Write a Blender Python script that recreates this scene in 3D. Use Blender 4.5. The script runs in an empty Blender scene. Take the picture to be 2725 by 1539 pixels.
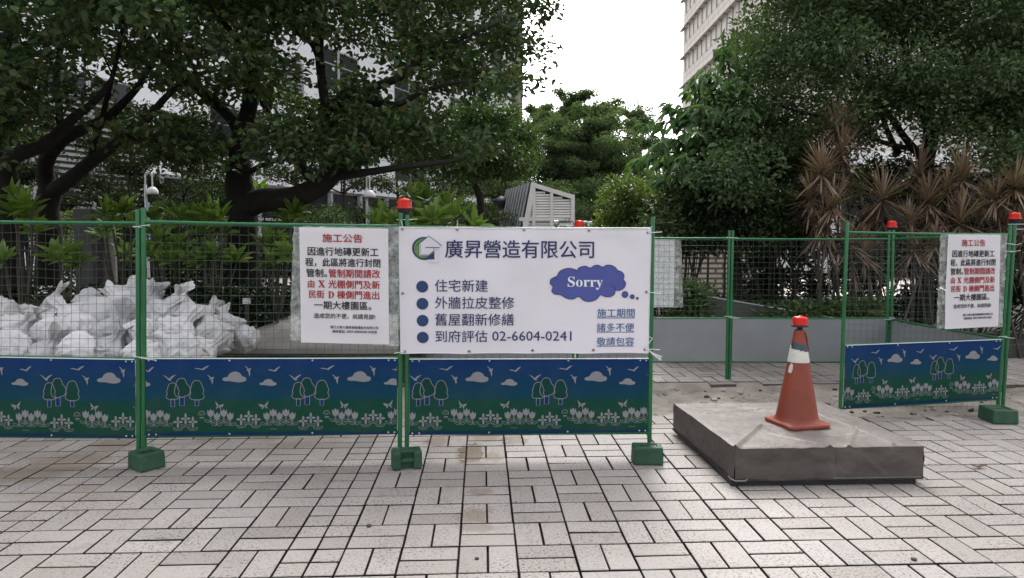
import bpy, bmesh, math, random
import numpy as np
from mathutils import Vector, Matrix, noise, Euler
R = math.radians
random.seed(7); rng = np.random.default_rng(7)
scene = bpy.context.scene
C = scene.collection

# ------------------------------------------------------------------ camera
PITCH = R(4.0); FPX = 1850.0; EYE = 1.62; CX, CY = 1362.5, 769.5
cam_d = bpy.data.cameras.new('camera'); cam = bpy.data.objects.new('camera', cam_d); C.objects.link(cam)
cam.location = (0, 0, EYE); cam.rotation_euler = (math.pi/2 - PITCH, 0, 0)
cam_d.sensor_width = 36; cam_d.lens = 36*FPX/2725; cam_d.clip_end = 3000; cam_d.clip_start = 0.05
scene.camera = cam
# ------------------------------------------------------------------ world, sun, exposure
SUN_EL, SUN_AZ = R(48), R(6)
w = bpy.data.worlds.new('World'); scene.world = w; w.use_nodes = True
wn = w.node_tree; bg = wn.nodes['Background']
sky = wn.nodes.new('ShaderNodeTexSky'); sky.sky_type = 'NISHITA'; sky.sun_disc = False
sky.sun_elevation = SUN_EL; sky.sun_rotation = SUN_AZ; sky.dust_density = 6.0; sky.air_density = 1.0; sky.ozone_density = 1.5
hs = wn.nodes.new('ShaderNodeHueSaturation'); hs.inputs['Saturation'].default_value = .10; wn.links.new(sky.outputs[0], hs.inputs['Color']); wn.links.new(hs.outputs[0], bg.inputs[0])   # overcast: the cloud takes most of the blue out; bg.inputs[1].default_value = 0.13
sun_d = bpy.data.lights.new('sun', 'SUN'); sun_d.energy = 0.9; sun_d.angle = R(16); sun_d.color = (1, .91, .81)
sun = bpy.data.objects.new('sun', sun_d); C.objects.link(sun)
sun_dir = Vector((math.sin(SUN_AZ)*math.cos(SUN_EL), math.cos(SUN_AZ)*math.cos(SUN_EL), math.sin(SUN_EL)))
sun.rotation_euler = sun_dir.to_track_quat('Z', 'Y').to_euler(); sun.location = (0, 0, 40)
scene.view_settings.view_transform = 'Standard'; scene.view_settings.look = 'None'
scene.view_settings.exposure = -1.05; scene.view_settings.gamma = 1
try:
    scene.cycles.use_denoising = True; scene.cycles.max_bounces = 6; scene.cycles.transparent_max_bounces = 12
    scene.cycles.sample_clamp_indirect = 4
except Exception: pass

# ------------------------------------------------------------------ camera geometry helpers
CP, SP = math.cos(PITCH), math.sin(PITCH)
def ray(px, py):
    a = (px-CX)/FPX; b = -(py-CY)/FPX
    return Vector((a, CP + b*SP, -SP + b*CP))
def P(px, py, Y):
    d = ray(px, py); return Vector((0, 0, EYE)) + d*(Y/d.y)
def G(px, py, z=0.0):
    d = ray(px, py); return Vector((0, 0, EYE)) + d*((z-EYE)/d.z)
S = 2725/2576

# ------------------------------------------------------------------ materials
MATS = {}
def node(nt, t, **kw):
    n = nt.nodes.new(t)
    for k, v in kw.items(): setattr(n, k, v)
    return n
def newmat(name):
    m = bpy.data.materials.new(name); m.use_nodes = True; MATS[name] = m
    nt = m.node_tree; return m, nt, nt.nodes['Principled BSDF'], nt.links.new
def mixc(nt, fac, a, b, mode='MIX'):
    n = node(nt, 'ShaderNodeMix', data_type='RGBA', blend_type=mode)
    for s, v in ((n.inputs[0], fac), (n.inputs[6], a), (n.inputs[7], b)):
        if hasattr(v, 'links') or hasattr(v, 'is_linked'): nt.links.new(v, s)
        elif isinstance(v, (int, float)): s.default_value = v
        else: s.default_value = (*v[:3], 1)
    return n.outputs[2]
def math_(nt, op, a, b=0.0, clamp=False):
    n = node(nt, 'ShaderNodeMath', operation=op); n.use_clamp = clamp
    for s, v in ((n.inputs[0], a), (n.inputs[1], b)):
        if hasattr(v, 'is_linked'): nt.links.new(v, s)
        else: s.default_value = v
    return n.outputs[0]
def noise_(nt, vec, scale, detail=4, rough=.55, out=0):
    n = node(nt, 'ShaderNodeTexNoise'); n.inputs['Scale'].default_value = scale; n.inputs['Detail'].default_value = detail; n.inputs['Roughness'].default_value = rough
    if vec is not None: nt.links.new(vec, n.inputs['Vector'])
    return n.outputs[out]
def ramp_(nt, fac, stops, interp='LINEAR'):
    n = node(nt, 'ShaderNodeValToRGB'); n.color_ramp.interpolation = interp
    e = n.color_ramp.elements
    while len(e) < len(stops): e.new(0.5)
    for i, (p, c) in enumerate(stops):
        e[i].position = p; e[i].color = (*c, 1) if len(c) == 3 else c
    nt.links.new(fac, n.inputs[0]); return n.outputs[0]
def pm(name, col, rough=.5, var=.15, scale=6, bump=0, bscale=40, metal=0, spec=.5, spots=None, translucent=0, obj=True):
    m, nt, b, L = newmat(name)
    tc = node(nt, 'ShaderNodeTexCoord'); v = tc.outputs['Object']
    f = noise_(nt, v, scale)
    lo = tuple(c*(1-var) for c in col); hi = tuple(min(1, c*(1+var)) for c in col)
    c = ramp_(nt, f, [(.3, lo), (.7, hi)])
    if spots:
        sc, th, sp, amt = spots
        f2 = noise_(nt, v, sc, 6, .7)
        c = mixc(nt, ramp_(nt, f2, [(th, (0, 0, 0)), (th+.06, (amt, amt, amt))]), c, sp)
    L(c, b.inputs['Base Color']); b.inputs['Roughness'].default_value = rough; b.inputs['Metallic'].default_value = metal
    b.inputs['Specular IOR Level'].default_value = spec
    if bump:
        bp = node(nt, 'ShaderNodeBump'); bp.inputs['Strength'].default_value = bump; bp.inputs['Distance'].default_value = .02
        L(noise_(nt, v, bscale, 6, .6), bp.inputs['Height']); L(bp.outputs[0], b.inputs['Normal'])
    if translucent:
        out = nt.nodes['Material Output']; tr = node(nt, 'ShaderNodeBsdfTranslucent'); L(c, tr.inputs[0])
        mx = node(nt, 'ShaderNodeMixShader'); mx.inputs[0].default_value = translucent
        L(b.outputs[0], mx.inputs[1]); L(tr.outputs[0], mx.inputs[2]); L(mx.outputs[0], out.inputs[0])
    return m
def leafmat(name, cols, rough=.4, tr=.25, spec=.5):
    """leaf colours picked per leaf, a little light let through"""
    m, nt, b, L = newmat(name)
    g = node(nt, 'ShaderNodeNewGeometry')
    n = len(cols)
    c = ramp_(nt, g.outputs['Random Per Island'], [(i/max(1, n-1), k) for i, k in enumerate(cols)])
    L(c, b.inputs['Base Color']); b.inputs['Roughness'].default_value = rough; b.inputs['Specular IOR Level'].default_value = spec
    out = nt.nodes['Material Output']; t = node(nt, 'ShaderNodeBsdfTranslucent')
    L(mixc(nt, 1.0, c, (1.3, 1.5, .5), 'MULTIPLY'), t.inputs[0])
    mx = node(nt, 'ShaderNodeMixShader'); mx.inputs[0].default_value = tr
    L(b.outputs[0], mx.inputs[1]); L(t.outputs[0], mx.inputs[2]); L(mx.outputs[0], out.inputs[0])
    return m

green = pm('green_paint', (.012, .125, .042), .38, .18, 5, .04, 60, spots=(22, .62, (.03, .06, .03), .6))
greenplastic = pm('green_plastic', (.016, .068, .034), .6, .3, 7, .12, 30, spots=(11, .58, (.075, .09, .06), .55))
wire = pm('galvanised_wire', (.075, .10, .083), .45, .1, 5, metal=.5)
white_tie = pm('white_plastic', (.75, .75, .75), .4, .05)
black = pm('black_rubber', (.012, .013, .015), .55, .2, 9)
red_lens = pm('red_lens', (.82, .025, .012), .22, .12, 30, translucent=.3)
red_base = pm('red_base', (.4, .02, .012), .4, .1)
backboard = pm('grey_board', (.215, .228, .240), .5, .14, 1.5, spots=(45, .70, (.5, .5, .5), .35))
alu = pm('pale_edge', (.7, .7, .7), .4, .05)
rivet = pm('rivet_metal', (.5, .5, .52), .35, .1, metal=.7)
printgrey = pm('pale_print', (.225, .23, .25), .55, .05, spec=.3)
printteal = pm('teal_print', (.004, .045, .038), .5, .1, spec=.15)
printnavy = pm('navy_print', (.003, .028, .13), .5, .1, spec=.15)
ink = pm('black_ink', (.012, .012, .014), .6, .05)
inkred = pm('red_ink', (.36, .018, .02), .6, .1)
inknavy = pm('navy_ink', (.016, .028, .115), .5, .08)
inkdot = pm('blue_dot_ink', (.012, .045, .135), .5, .05)
inksteel = pm('steel_blue_ink', (.03, .10, .27), .5, .08)
inkcloud = pm('cloud_blue_ink', (.065, .085, .32), .5, .06)
inkgreen = pm('green_ink', (.10, .25, .06), .5, .3, 6)
inkwhite = pm('white_ink', (.8, .79, .83), .5, .03)
vinyl = pm('white_vinyl', (.74, .71, .775), .42, .035, 2.5, .05, 7, translucent=.08)
paper = pm('white_paper', (.74, .72, .76), .5, .03, 3, .12, 9, translucent=.1)
conered = pm('cone_red', (.215, .040, .020), .5, .16, 6, .05, 40, spots=(30, .68, (.5, .3, .27), .5))
bandwhite = pm('band_white', (.58, .57, .52), .5, .12, 9, spots=(26, .6, (.3, .29, .26), .4))
tapeblue = pm('tape_blue', (.028, .055, .08), .45, .2)
bark = pm('dark_bark', (.014, .012, .010), .9, .45, 9, .6, 22)
barkgrey = pm('grey_bark', (.035, .03, .024), .9, .4, 9, .5, 25)
stemgrey = pm('plumeria_bark', (.05, .046, .036), .8, .25, 14, .2, 30)
stone = pm('grey_stone', (.21, .197, .185), .65, .12, 3, .1, 30, spots=(8, .62, (.12, .11, .1), .5))
darkstone = pm('dark_stone', (.03, .03, .032), .4, .3, 5, .05, 30)
greenstone = pm('green_stone', (.055, .062, .058), .35, .2, 4, .05, 30)
soil = pm('soil', (.03, .026, .018), .95, .4, 2.5, .8, 14)
concrete = pm('concrete', (.30, .275, .25), .85, .2, 2.2, .35, 26, spots=(5, .55, (.16, .14, .12), .6))
whitepaint = pm('white_paint', (.72, .72, .74), .4, .05)
ventpaint = pm('vent_paint', (.88, .855, .83), .5, .08, 2)
ventdark = pm('vent_dark', (.05, .05, .055), .5, .2)
panelwhite = pm('panel_white', (.80, .81, .85), .35, .06, .3)
glass_dark = pm('dark_glass', (.012, .016, .02), .16, .3, .2, spec=.28)
framegrey = pm('frame_grey', (.38, .39, .41), .4, .1)
brown = pm('column_beige', (.30, .26, .235), .7, .08, .4)
steelgrey = pm('louver_grey', (.30, .30, .31), .45, .08)

def clearfilm(name):
    m, nt, b, L = newmat(name)
    tc = node(nt, 'ShaderNodeTexCoord')
    f = noise_(nt, tc.outputs['Object'], 16, 6, .7)
    out = nt.nodes['Material Output']; t = node(nt, 'ShaderNodeBsdfTransparent'); t.inputs[0].default_value = (.93, .96, .94, 1)
    b.inputs['Base Color'].default_value = (.72, .76, .74, 1); b.inputs['Roughness'].default_value = .18
    bp = node(nt, 'ShaderNodeBump'); bp.inputs['Strength'].default_value = .9; bp.inputs['Distance'].default_value = .03; L(f, bp.inputs['Height']); L(bp.outputs[0], b.inputs['Normal'])
    mx = node(nt, 'ShaderNodeMixShader'); L(ramp_(nt, f, [(.38, (.22,)*3), (.52, (.42,)*3), (.66, (.75,)*3)]), mx.inputs[0])
    L(t.outputs[0], mx.inputs[1]); L(b.outputs[0], mx.inputs[2]); L(mx.outputs[0], out.inputs[0])
    return m
film = clearfilm('clear_film')

# ------------------------------------------------------------------ object helpers
def tag(o, label=None, cat=None, group=None, kind=None):
    if label: o['label'] = label
    if cat: o['category'] = cat
    if group: o['group'] = group
    if kind: o['kind'] = kind
    return o
def thing(name, loc, label, cat, group=None, rz=0):
    o = bpy.data.objects.new(name, None); C.objects.link(o); o.location = loc; o.rotation_euler = (0, 0, rz); o.empty_display_size = .1
    return tag(o, label, cat, group)
def copy_tree(o, parent=None):
    c = o.copy(); C.objects.link(c); c.parent = parent
    for ch in list(o.children): copy_tree(ch, c)
    return c
def catmull(pts, n=4, closed=False):
    pts = [tuple(p) for p in pts]; out = []; N = len(pts)
    rngN = N if closed else N-1
    for i in range(rngN):
        p0 = pts[(i-1) % N] if closed or i > 0 else pts[i]; p1 = pts[i]; p2 = pts[(i+1) % N]; p3 = pts[(i+2) % N] if closed or i+2 < N else pts[(i+1) % N]
        for k in range(n):
            t = k/n; t2 = t*t; t3 = t2*t
            out.append(tuple(.5*((2*b) + (-a+c)*t + (2*a-5*b+4*c-d)*t2 + (-a+3*b-3*c+d)*t3) for a, b, c, d in zip(p0, p1, p2, p3)))
    if not closed: out.append(pts[-1])
    return out
class MB:
    """collects faces (world coordinates unless told otherwise) and links them as ONE mesh object"""
    def __init__(s): s.v = []; s.f = []; s.mi = []; s.sm = []
    def add(s, vs, fs, mi=0, smooth=False):
        o = len(s.v); s.v.extend([tuple(x) for x in vs])
        for f in fs: s.f.append([i+o for i in f]); s.mi.append(mi); s.sm.append(smooth)
    def box(s, c, size, rot=None, mi=0, bevel=0):
        hx, hy, hz = (x/2 for x in size)
        M = rot if isinstance(rot, Matrix) else (Matrix.Rotation(rot, 3, 'Z') if rot else Matrix.Identity(3))
        c = Vector(c)
        if bevel:
            b = bevel; vs = []; 
            bm = bmesh.new(); bmesh.ops.create_cube(bm, size=1)
            for v in bm.verts: v.co = Vector((v.co.x*2*hx, v.co.y*2*hy, v.co.z*2*hz))
            bmesh.ops.bevel(bm, geom=bm.edges[:], offset=b, segments=2, profile=.6, affect='EDGES')
            bm.verts.index_update()
            s.add([c + M @ v.co for v in bm.verts], [[v.index for v in f.verts] for f in bm.faces], mi); bm.free(); return
        vs = [c + M @ Vector((x*hx, y*hy, z*hz)) for z in (-1, 1) for y in (-1, 1) for x in (-1, 1)]
        s.add(vs, [(0, 2, 3, 1), (4, 5, 7, 6), (0, 1, 5, 4), (1, 3, 7, 5), (3, 2, 6, 7), (2, 0, 4, 6)], mi)
    def tube(s, pts, rad, n=8, mi=0, cap=True, smooth=True):
        pts = [Vector(p) for p in pts]; N = len(pts)
        rad = [rad]*N if isinstance(rad, (int, float)) else rad
        vs = []; prev = None
        for i, p in enumerate(pts):
            d = (pts[min(i+1, N-1)] - pts[max(i-1, 0)])
            d = d.normalized() if d.length > 1e-9 else Vector((0, 0, 1))
            if prev is None:
                a = d.cross(Vector((0, 0, 1)))
                if a.length < .1: a = d.cross(Vector((1, 0, 0)))
            else: a = prev - d*prev.dot(d)
            a.normalize(); prev = a; b = d.cross(a)
            for k in range(n):
                t = 2*math.pi*k/n; vs.append(p + (a*math.cos(t) + b*math.sin(t))*rad[i])
        fs = [(i*n+k, i*n+(k+1) % n, (i+1)*n+(k+1) % n, (i+1)*n+k) for i in range(N-1) for k in range(n)]
        s.add(vs, fs, mi, smooth)
        if cap:
            s.add(vs[:n], [list(range(n))[::-1]], mi); s.add(vs[-n:], [list(range(n))], mi)
    def lathe(s, prof, c=(0, 0, 0), n=24, mi=0, smooth=True, M=None):
        c = Vector(c); vs = []
        for r, z in prof:
            for k in range(n):
                t = 2*math.pi*k/n; q = Vector((r*math.cos(t), r*math.sin(t), z)); vs.append(c + (M @ q if M else q))
        s.add(vs, [(i*n+k, i*n+(k+1) % n, (i+1)*n+(k+1) % n, (i+1)*n+k) for i in range(len(prof)-1) for k in range(n)], mi, smooth)
        s.add(vs[-n:], [list(range(n))], mi); s.add(vs[:n], [list(range(n))[::-1]], mi)
    def build(s, name, mats, parent=None, uv=None):
        mats = mats if isinstance(mats, (list, tuple)) else [mats]
        me = bpy.data.meshes.new(name)
        off = Vector(parent.matrix_basis.translation) if parent is not None and parent.parent is None else (Vector(parent.parent.matrix_basis.translation) + Vector(parent.matrix_basis.translation) if parent is not None else Vector())
        ang = parent.rotation_euler.z if parent is not None and parent.parent is None else 0
        vs = s.v
        if off.length or ang:
            M = Matrix.Rotation(-ang, 3, 'Z'); vs = [M @ (Vector(v) - off) for v in vs]
        me.from_pydata(vs, [], s.f)
        for m in mats: me.materials.append(m)
        me.polygons.foreach_set('material_index', s.mi); me.polygons.foreach_set('use_smooth', s.sm)
        me.update()
        o = bpy.data.objects.new(name, me); C.objects.link(o)
        if parent is not None: o.parent = parent
        return o
def bulk(name, V, counts, mat, parent=None, smooth=False):
    """faces given as consecutive vertices would waste memory; here V (N,3), faces (M,4) index array"""
    V, F = V, counts
    me = bpy.data.meshes.new(name); off = np.array(parent.location if parent is not None else (0, 0, 0))
    me.vertices.add(len(V)); me.vertices.foreach_set('co', (V-off).astype(np.float32).ravel())
    me.loops.add(F.size); me.loops.foreach_set('vertex_index', F.astype(np.int32).ravel())
    me.polygons.add(len(F)); me.polygons.foreach_set('loop_start', np.arange(0, F.size, F.shape[1], dtype=np.int32))
    me.materials.append(mat); me.update(calc_edges=True); me.validate()
    o = bpy.data.objects.new(name, me); C.objects.link(o)
    if parent is not None: o.parent = parent
    return o
def unit(a): return a/np.maximum(np.linalg.norm(a, axis=1, keepdims=True), 1e-9)
def leaf_arrays(p, d, n, L, W, fold=.18, droop=.15, wide=.4, w2=.32):
    """six-point leaves: base, two side points each way, tip, folded along the midrib"""
    d = unit(d); s = unit(np.cross(d, n)); n = np.cross(s, d)
    L = L[:, None]; W = W[:, None]
    b = p; t = p + d*L - n*L*droop
    l1 = p + d*L*wide + s*W*.5 + n*W*fold; r1 = p + d*L*wide - s*W*.5 + n*W*fold
    l2 = p + d*L*.78 + s*W*w2 + n*(W*fold*.6 - L*droop*.5); r2 = p + d*L*.78 - s*W*w2 + n*(W*fold*.6 - L*droop*.5)
    V = np.stack([b, l1, l2, t, r2, r1], 1).reshape(-1, 3)
    k = np.arange(len(p))[:, None]*6
    F = np.concatenate([k + np.array([[0, 1, 2, 3]]), k + np.array([[0, 3, 4, 5]])], 0)
    return V, F
def blade_arrays(p, d, up, L, W, droop, K=4):
    """long narrow blades bending down under their own weight"""
    d = unit(d); s = unit(np.cross(d, up)); n = np.cross(s, d)
    rows = []
    for i in range(K+1):
        t = i/K; c = p + d*(L*t)[:, None] - np.array([0, 0, 1])*(L*droop*t*t)[:, None]
        wv = (W*(0.5 if i < K else .04)*(1 if i else .7))[:, None]
        rows += [c + s*wv, c - s*wv]
    V = np.stack(rows, 1).reshape(-1, 3); m = 2*(K+1)
    k = np.arange(len(p))[:, None]*m
    F = np.concatenate([k + np.array([[2*i, 2*i+1, 2*i+3, 2*i+2]]) for i in range(K)], 0)
    return V, F
def structure(name, mb, mat): return tag(mb.build(name, mat), kind='structure')
# ================================================================== GROUND
mb = MB(); mb.add([(-900, -60, -.09), (900, -60, -.09), (900, 1500, -.09), (-900, 1500, -.09)], [(0, 1, 2, 3)])
structure('ground', mb, soil)
# grout bed under the tiles, and the strip where the tiles have been lifted
grout = pm('dark_grout', (.010, .008, .0075), .9, .3, 12)
ZN, ZF0, ZF1 = 6.36, 7.72, 9.3
mb = MB(); mb.add([(-14, .2, -.035), (14, .2, -.035), (14, ZN-.2, -.035), (-14, ZN-.2, -.035)], [(0, 1, 2, 3)])
mb.add([(-14, ZF0+.3, -.035), (14, ZF0+.3, -.035), (14, ZF1+3, -.035), (-14, ZF1+3, -.035)], [(0, 1, 2, 3)])
structure('tile_bed', mb, grout)
def dirtmat():
    m, nt, b, L = newmat('rubble_dirt')
    tc = node(nt, 'ShaderNodeTexCoord'); v = tc.outputs['Object']
    f = noise_(nt, v, 1.6, 8, .65); c = ramp_(nt, f, [(.32, (.13, .11, .094)), (.5, (.27, .24, .21)), (.68, (.42, .385, .35))])
    f2 = noise_(nt, v, 38, 5, .7); c = mixc(nt, ramp_(nt, f2, [(.58, (0,)*3), (.68, (.75,)*3)]), c, (.07, .055, .045))
    L(c, b.inputs['Base Color']); b.inputs['Roughness'].default_value = .9
    bp = node(nt, 'ShaderNodeBump'); bp.inputs['Strength'].default_value = .5; bp.inputs['Distance'].default_value = .02; L(f2, bp.inputs['Height']); L(bp.outputs[0], b.inputs['Normal'])
    return m
dirt = dirtmat()
nx, ny = 240, 26; vs = []
for j in range(ny+1):
    for i in range(nx+1):
        x = -12 + 24*i/nx; y = ZN-.32 + (ZF0+.4-ZN+.32)*j/ny
        z = -.052 + .03*noise.fractal(Vector((x*1.6, y*1.6, 3)), 1, 2, 6) + .016*noise.noise(Vector((x*9, y*9, 1)))
        e = min(1, max(0, (y-ZN+.10)/.16)); e2 = min(1, max(0, (ZF0+.06-y)/.05)); z = -.0105 + (z+.0105)*min(e, e2)
        vs.append((x, y, min(z, -.012)))
mb = MB(); mb.add(vs, [(j*(nx+1)+i, j*(nx+1)+i+1, (j+1)*(nx+1)+i+1, (j+1)*(nx+1)+i) for j in range(ny) for i in range(nx)], smooth=True)
structure('dirt_strip', mb, dirt)

def tilemat():
    m, nt, b, L = newmat('paving_tile')
    g = node(nt, 'ShaderNodeNewGeometry'); tc = node(nt, 'ShaderNodeTexCoord'); v = tc.outputs['Object']
    c = ramp_(nt, g.outputs['Random Per Island'], [(0, (.265, .237, .221)), (.25, (.335, .303, .286)), (.6, (.362, .328, .309)), (.85, (.303, .281, .273)), (1, (.393, .358, .339))])
    big = noise_(nt, v, .9, 5, .6)
    c = mixc(nt, ramp_(nt, big, [(.35, (.5,)*3), (.62, (0,)*3)]), c, (.25, .225, .205))
    mid = noise_(nt, v, 5.5, 7, .72)
    c = mixc(nt, ramp_(nt, mid, [(.54, (0,)*3), (.72, (.5,)*3)]), c, (.17, .15, .14))
    sp = noise_(nt, v, 62, 4, .75)
    spm = math_(nt, 'MULTIPLY', ramp_(nt, sp, [(.53, (0,)*3), (.60, (1,)*3)]), ramp_(nt, noise_(nt, v, 2.3, 4), [(.36, (.25,)*3), (.62, (1,)*3)]))
    c = mixc(nt, spm, c, (.065, .057, .052))
    # brown water stains, each where it lies on the paving
    stain = None; wet = None
    for (px, py, rx, ry, a) in STAINS:
        q = G(px, py); q2 = G(px+rx, py); q3 = G(px, py+ry)
        mp = node(nt, 'ShaderNodeMapping'); mp.inputs['Location'].default_value = (-q.x/(q2.x-q.x), -q.y/(q.y-q3.y), 0); mp.inputs['Scale'].default_value = (1/(q2.x-q.x), 1/(q.y-q3.y), 0)
        L(v, mp.inputs[0]); vl = node(nt, 'ShaderNodeVectorMath', operation='LENGTH'); L(mp.outputs[0], vl.inputs[0])
        d = math_(nt, 'MULTIPLY_ADD', noise_(nt, v, 9, 7, .75), 2.0); d.node.inputs[2].default_value = -1.0
        s = math_(nt, 'SUBTRACT', 1.05, math_(nt, 'ADD', vl.outputs['Value'], d), True)
        s = math_(nt, 'MULTIPLY', math_(nt, 'MULTIPLY', s, 2.6, True), a)
        stain = s if stain is None else math_(nt, 'MAXIMUM', stain, s)
        if a > .75: wet = s if wet is None else math_(nt, 'MAXIMUM', wet, s)
    c = mixc(nt, stain, c, (.17, .128, .088))
    L(c, b.inputs['Base Color'])
    r = math_(nt, 'SUBTRACT', .62, math_(nt, 'MULTIPLY', wet, .45)); L(r, b.inputs['Roughness']); b.inputs['Specular IOR Level'].default_value = .4
    bp = node(nt, 'ShaderNodeBump'); bp.inputs['Strength'].default_value = .25; bp.inputs['Distance'].default_value = .006; L(sp, bp.inputs['Height']); L(bp.outputs[0], b.inputs['Normal'])
    return m
STAINS = [(180, 1232, 110, 30, .6), (60, 1265, 140, 26, .5), (300, 1185, 70, 16, .5), (780, 1185, 70, 12, .4), (560, 1170, 50, 12, .4), (1165, 1175, 40, 14, .7),
          (1255, 1205, 45, 34, .85), (1300, 1165, 40, 14, .7), (1370, 1172, 50, 16, .8), (1310, 1215, 36, 14, .7), (1280, 1307, 42, 10, .55), (1262, 1372, 48, 22, .62), (1268, 1405, 60, 12, .5), (700, 1170, 45, 9, .4),
          (150, 1320, 120, 30, .25)]
tile = tilemat()
ANG = math.atan(.043); TB = .30; U0 = -.125
def tiles(y0, y1, x0, x1, seed):
    """basketweave of 150 x 300 tiles, some columns of plain 150 squares; every tile its own bevelled slab, slightly out of level"""
    r = random.Random(seed); mb = MB(); ca, sa = math.cos(ANG), math.sin(ANG)
    gap = .0105; ch = .003
    for i in range(int((x0-2)/TB), int((x1+2)/TB)+1):
        for j in range(int((y0-1)/TB)-1, int((y1+1)/TB)+2):
            u = U0 + i*TB; v = -.006 + j*TB
            rects = []
            if i in (-3, -9, -15, 16): rects = [(u+a*TB/2, v+b_*TB/2, TB/2, TB/2) for a in (0, 1) for b_ in (0, 1)]
            elif (i+j) % 2 == 1: rects = [(u, v, TB/2, TB), (u+TB/2, v, TB/2, TB)]
            else: rects = [(u, v, TB, TB/2), (u, v+TB/2, TB, TB/2)]
            for (a, b_, w_, h_) in rects:
                cx = a+w_/2; cy = b_+h_/2
                X = cx*ca - cy*sa; Y = cx*sa + cy*ca
                if not (x0 < X < x1 and y0 + h_*.45 < Y < y1 - h_*.45): continue
                dz = r.gauss(0, .0009); tx = r.gauss(0, .004); ty = r.gauss(0, .004); dr = r.gauss(0, .003); dx = r.gauss(0, .0009)
                hw = w_/2-gap/2 - abs(r.gauss(0, .0006)); hh = h_/2-gap*.72 - abs(r.gauss(0, .0006))
                ring = []
                for (k, zz) in ((0, -.036), (0, -ch), (ch, 0)):
                    for sx, sy in ((-1, -1), (1, -1), (1, 1), (-1, 1)):
                        lx = sx*(hw-k); ly = sy*(hh-k)
                        p_u = cx + dx + lx - ly*dr; p_v = cy + ly + lx*dr
                        ring.append((p_u*ca - p_v*sa, p_u*sa + p_v*ca, zz + dz + tx*lx + ty*ly))
                mb.add(ring, [(8, 9, 10, 11)] + [(4+k, 4+(k+1) % 4, 8+(k+1) % 4, 8+k) for k in range(4)]); mb.add(ring, [(k, (k+1) % 4, 4+(k+1) % 4, 4+k) for k in range(4)], 1)   # the cut sides are caked with dirt
    return mb
structure('pavement', tiles(1.2, ZN, -7.5, 7.5, 3), [tile, grout])
structure('far_pavement', tiles(ZF0+.02, ZF1+1.5, -9, 11, 4), [tile, pm('mortar_edge', (.085, .07, .058), .9, .4, 9)])
# loose bits of broken mortar left on the dirt
r_ = random.Random(91); mb = MB()
for k in range(420):
    x = r_.uniform(-1.0, 6.5); y = r_.uniform(ZN-.1, ZF0-.05); q = r_.choice([.006, .009, .012, .02])*r_.uniform(.7, 1.4); a = r_.uniform(0, 6.3); z = -.055 + .03*noise.fractal(Vector((x*1.6, y*1.6, 3)), 1, 2, 6)
    mb.box((x, y, z+q*.5), (q*2.2, q*1.5, q), Matrix.Rotation(a, 3, 'Z') @ Matrix.Rotation(r_.uniform(-.5, .5), 3, 'X'), r_.choice([0, 0, 1]), q*.2)
tag(mb.build('rubble', [concrete, barkgrey]), 'crumbs of broken mortar scattered over the dirt strip', 'rubble', kind='stuff')
# far path crossing behind the hedges
path_m = pm('path_paving', (.55, .50, .46), .8, .12, 1.2, spots=(4, .6, (.3, .27, .25), .4))
mb = MB(); mb.add([(-24, 21, -.06), (30, 21, -.06), (30, 31, -.06), (-24, 31, -.06)], [(0, 1, 2, 3)])
structure('far_path', mb, path_m)

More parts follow.
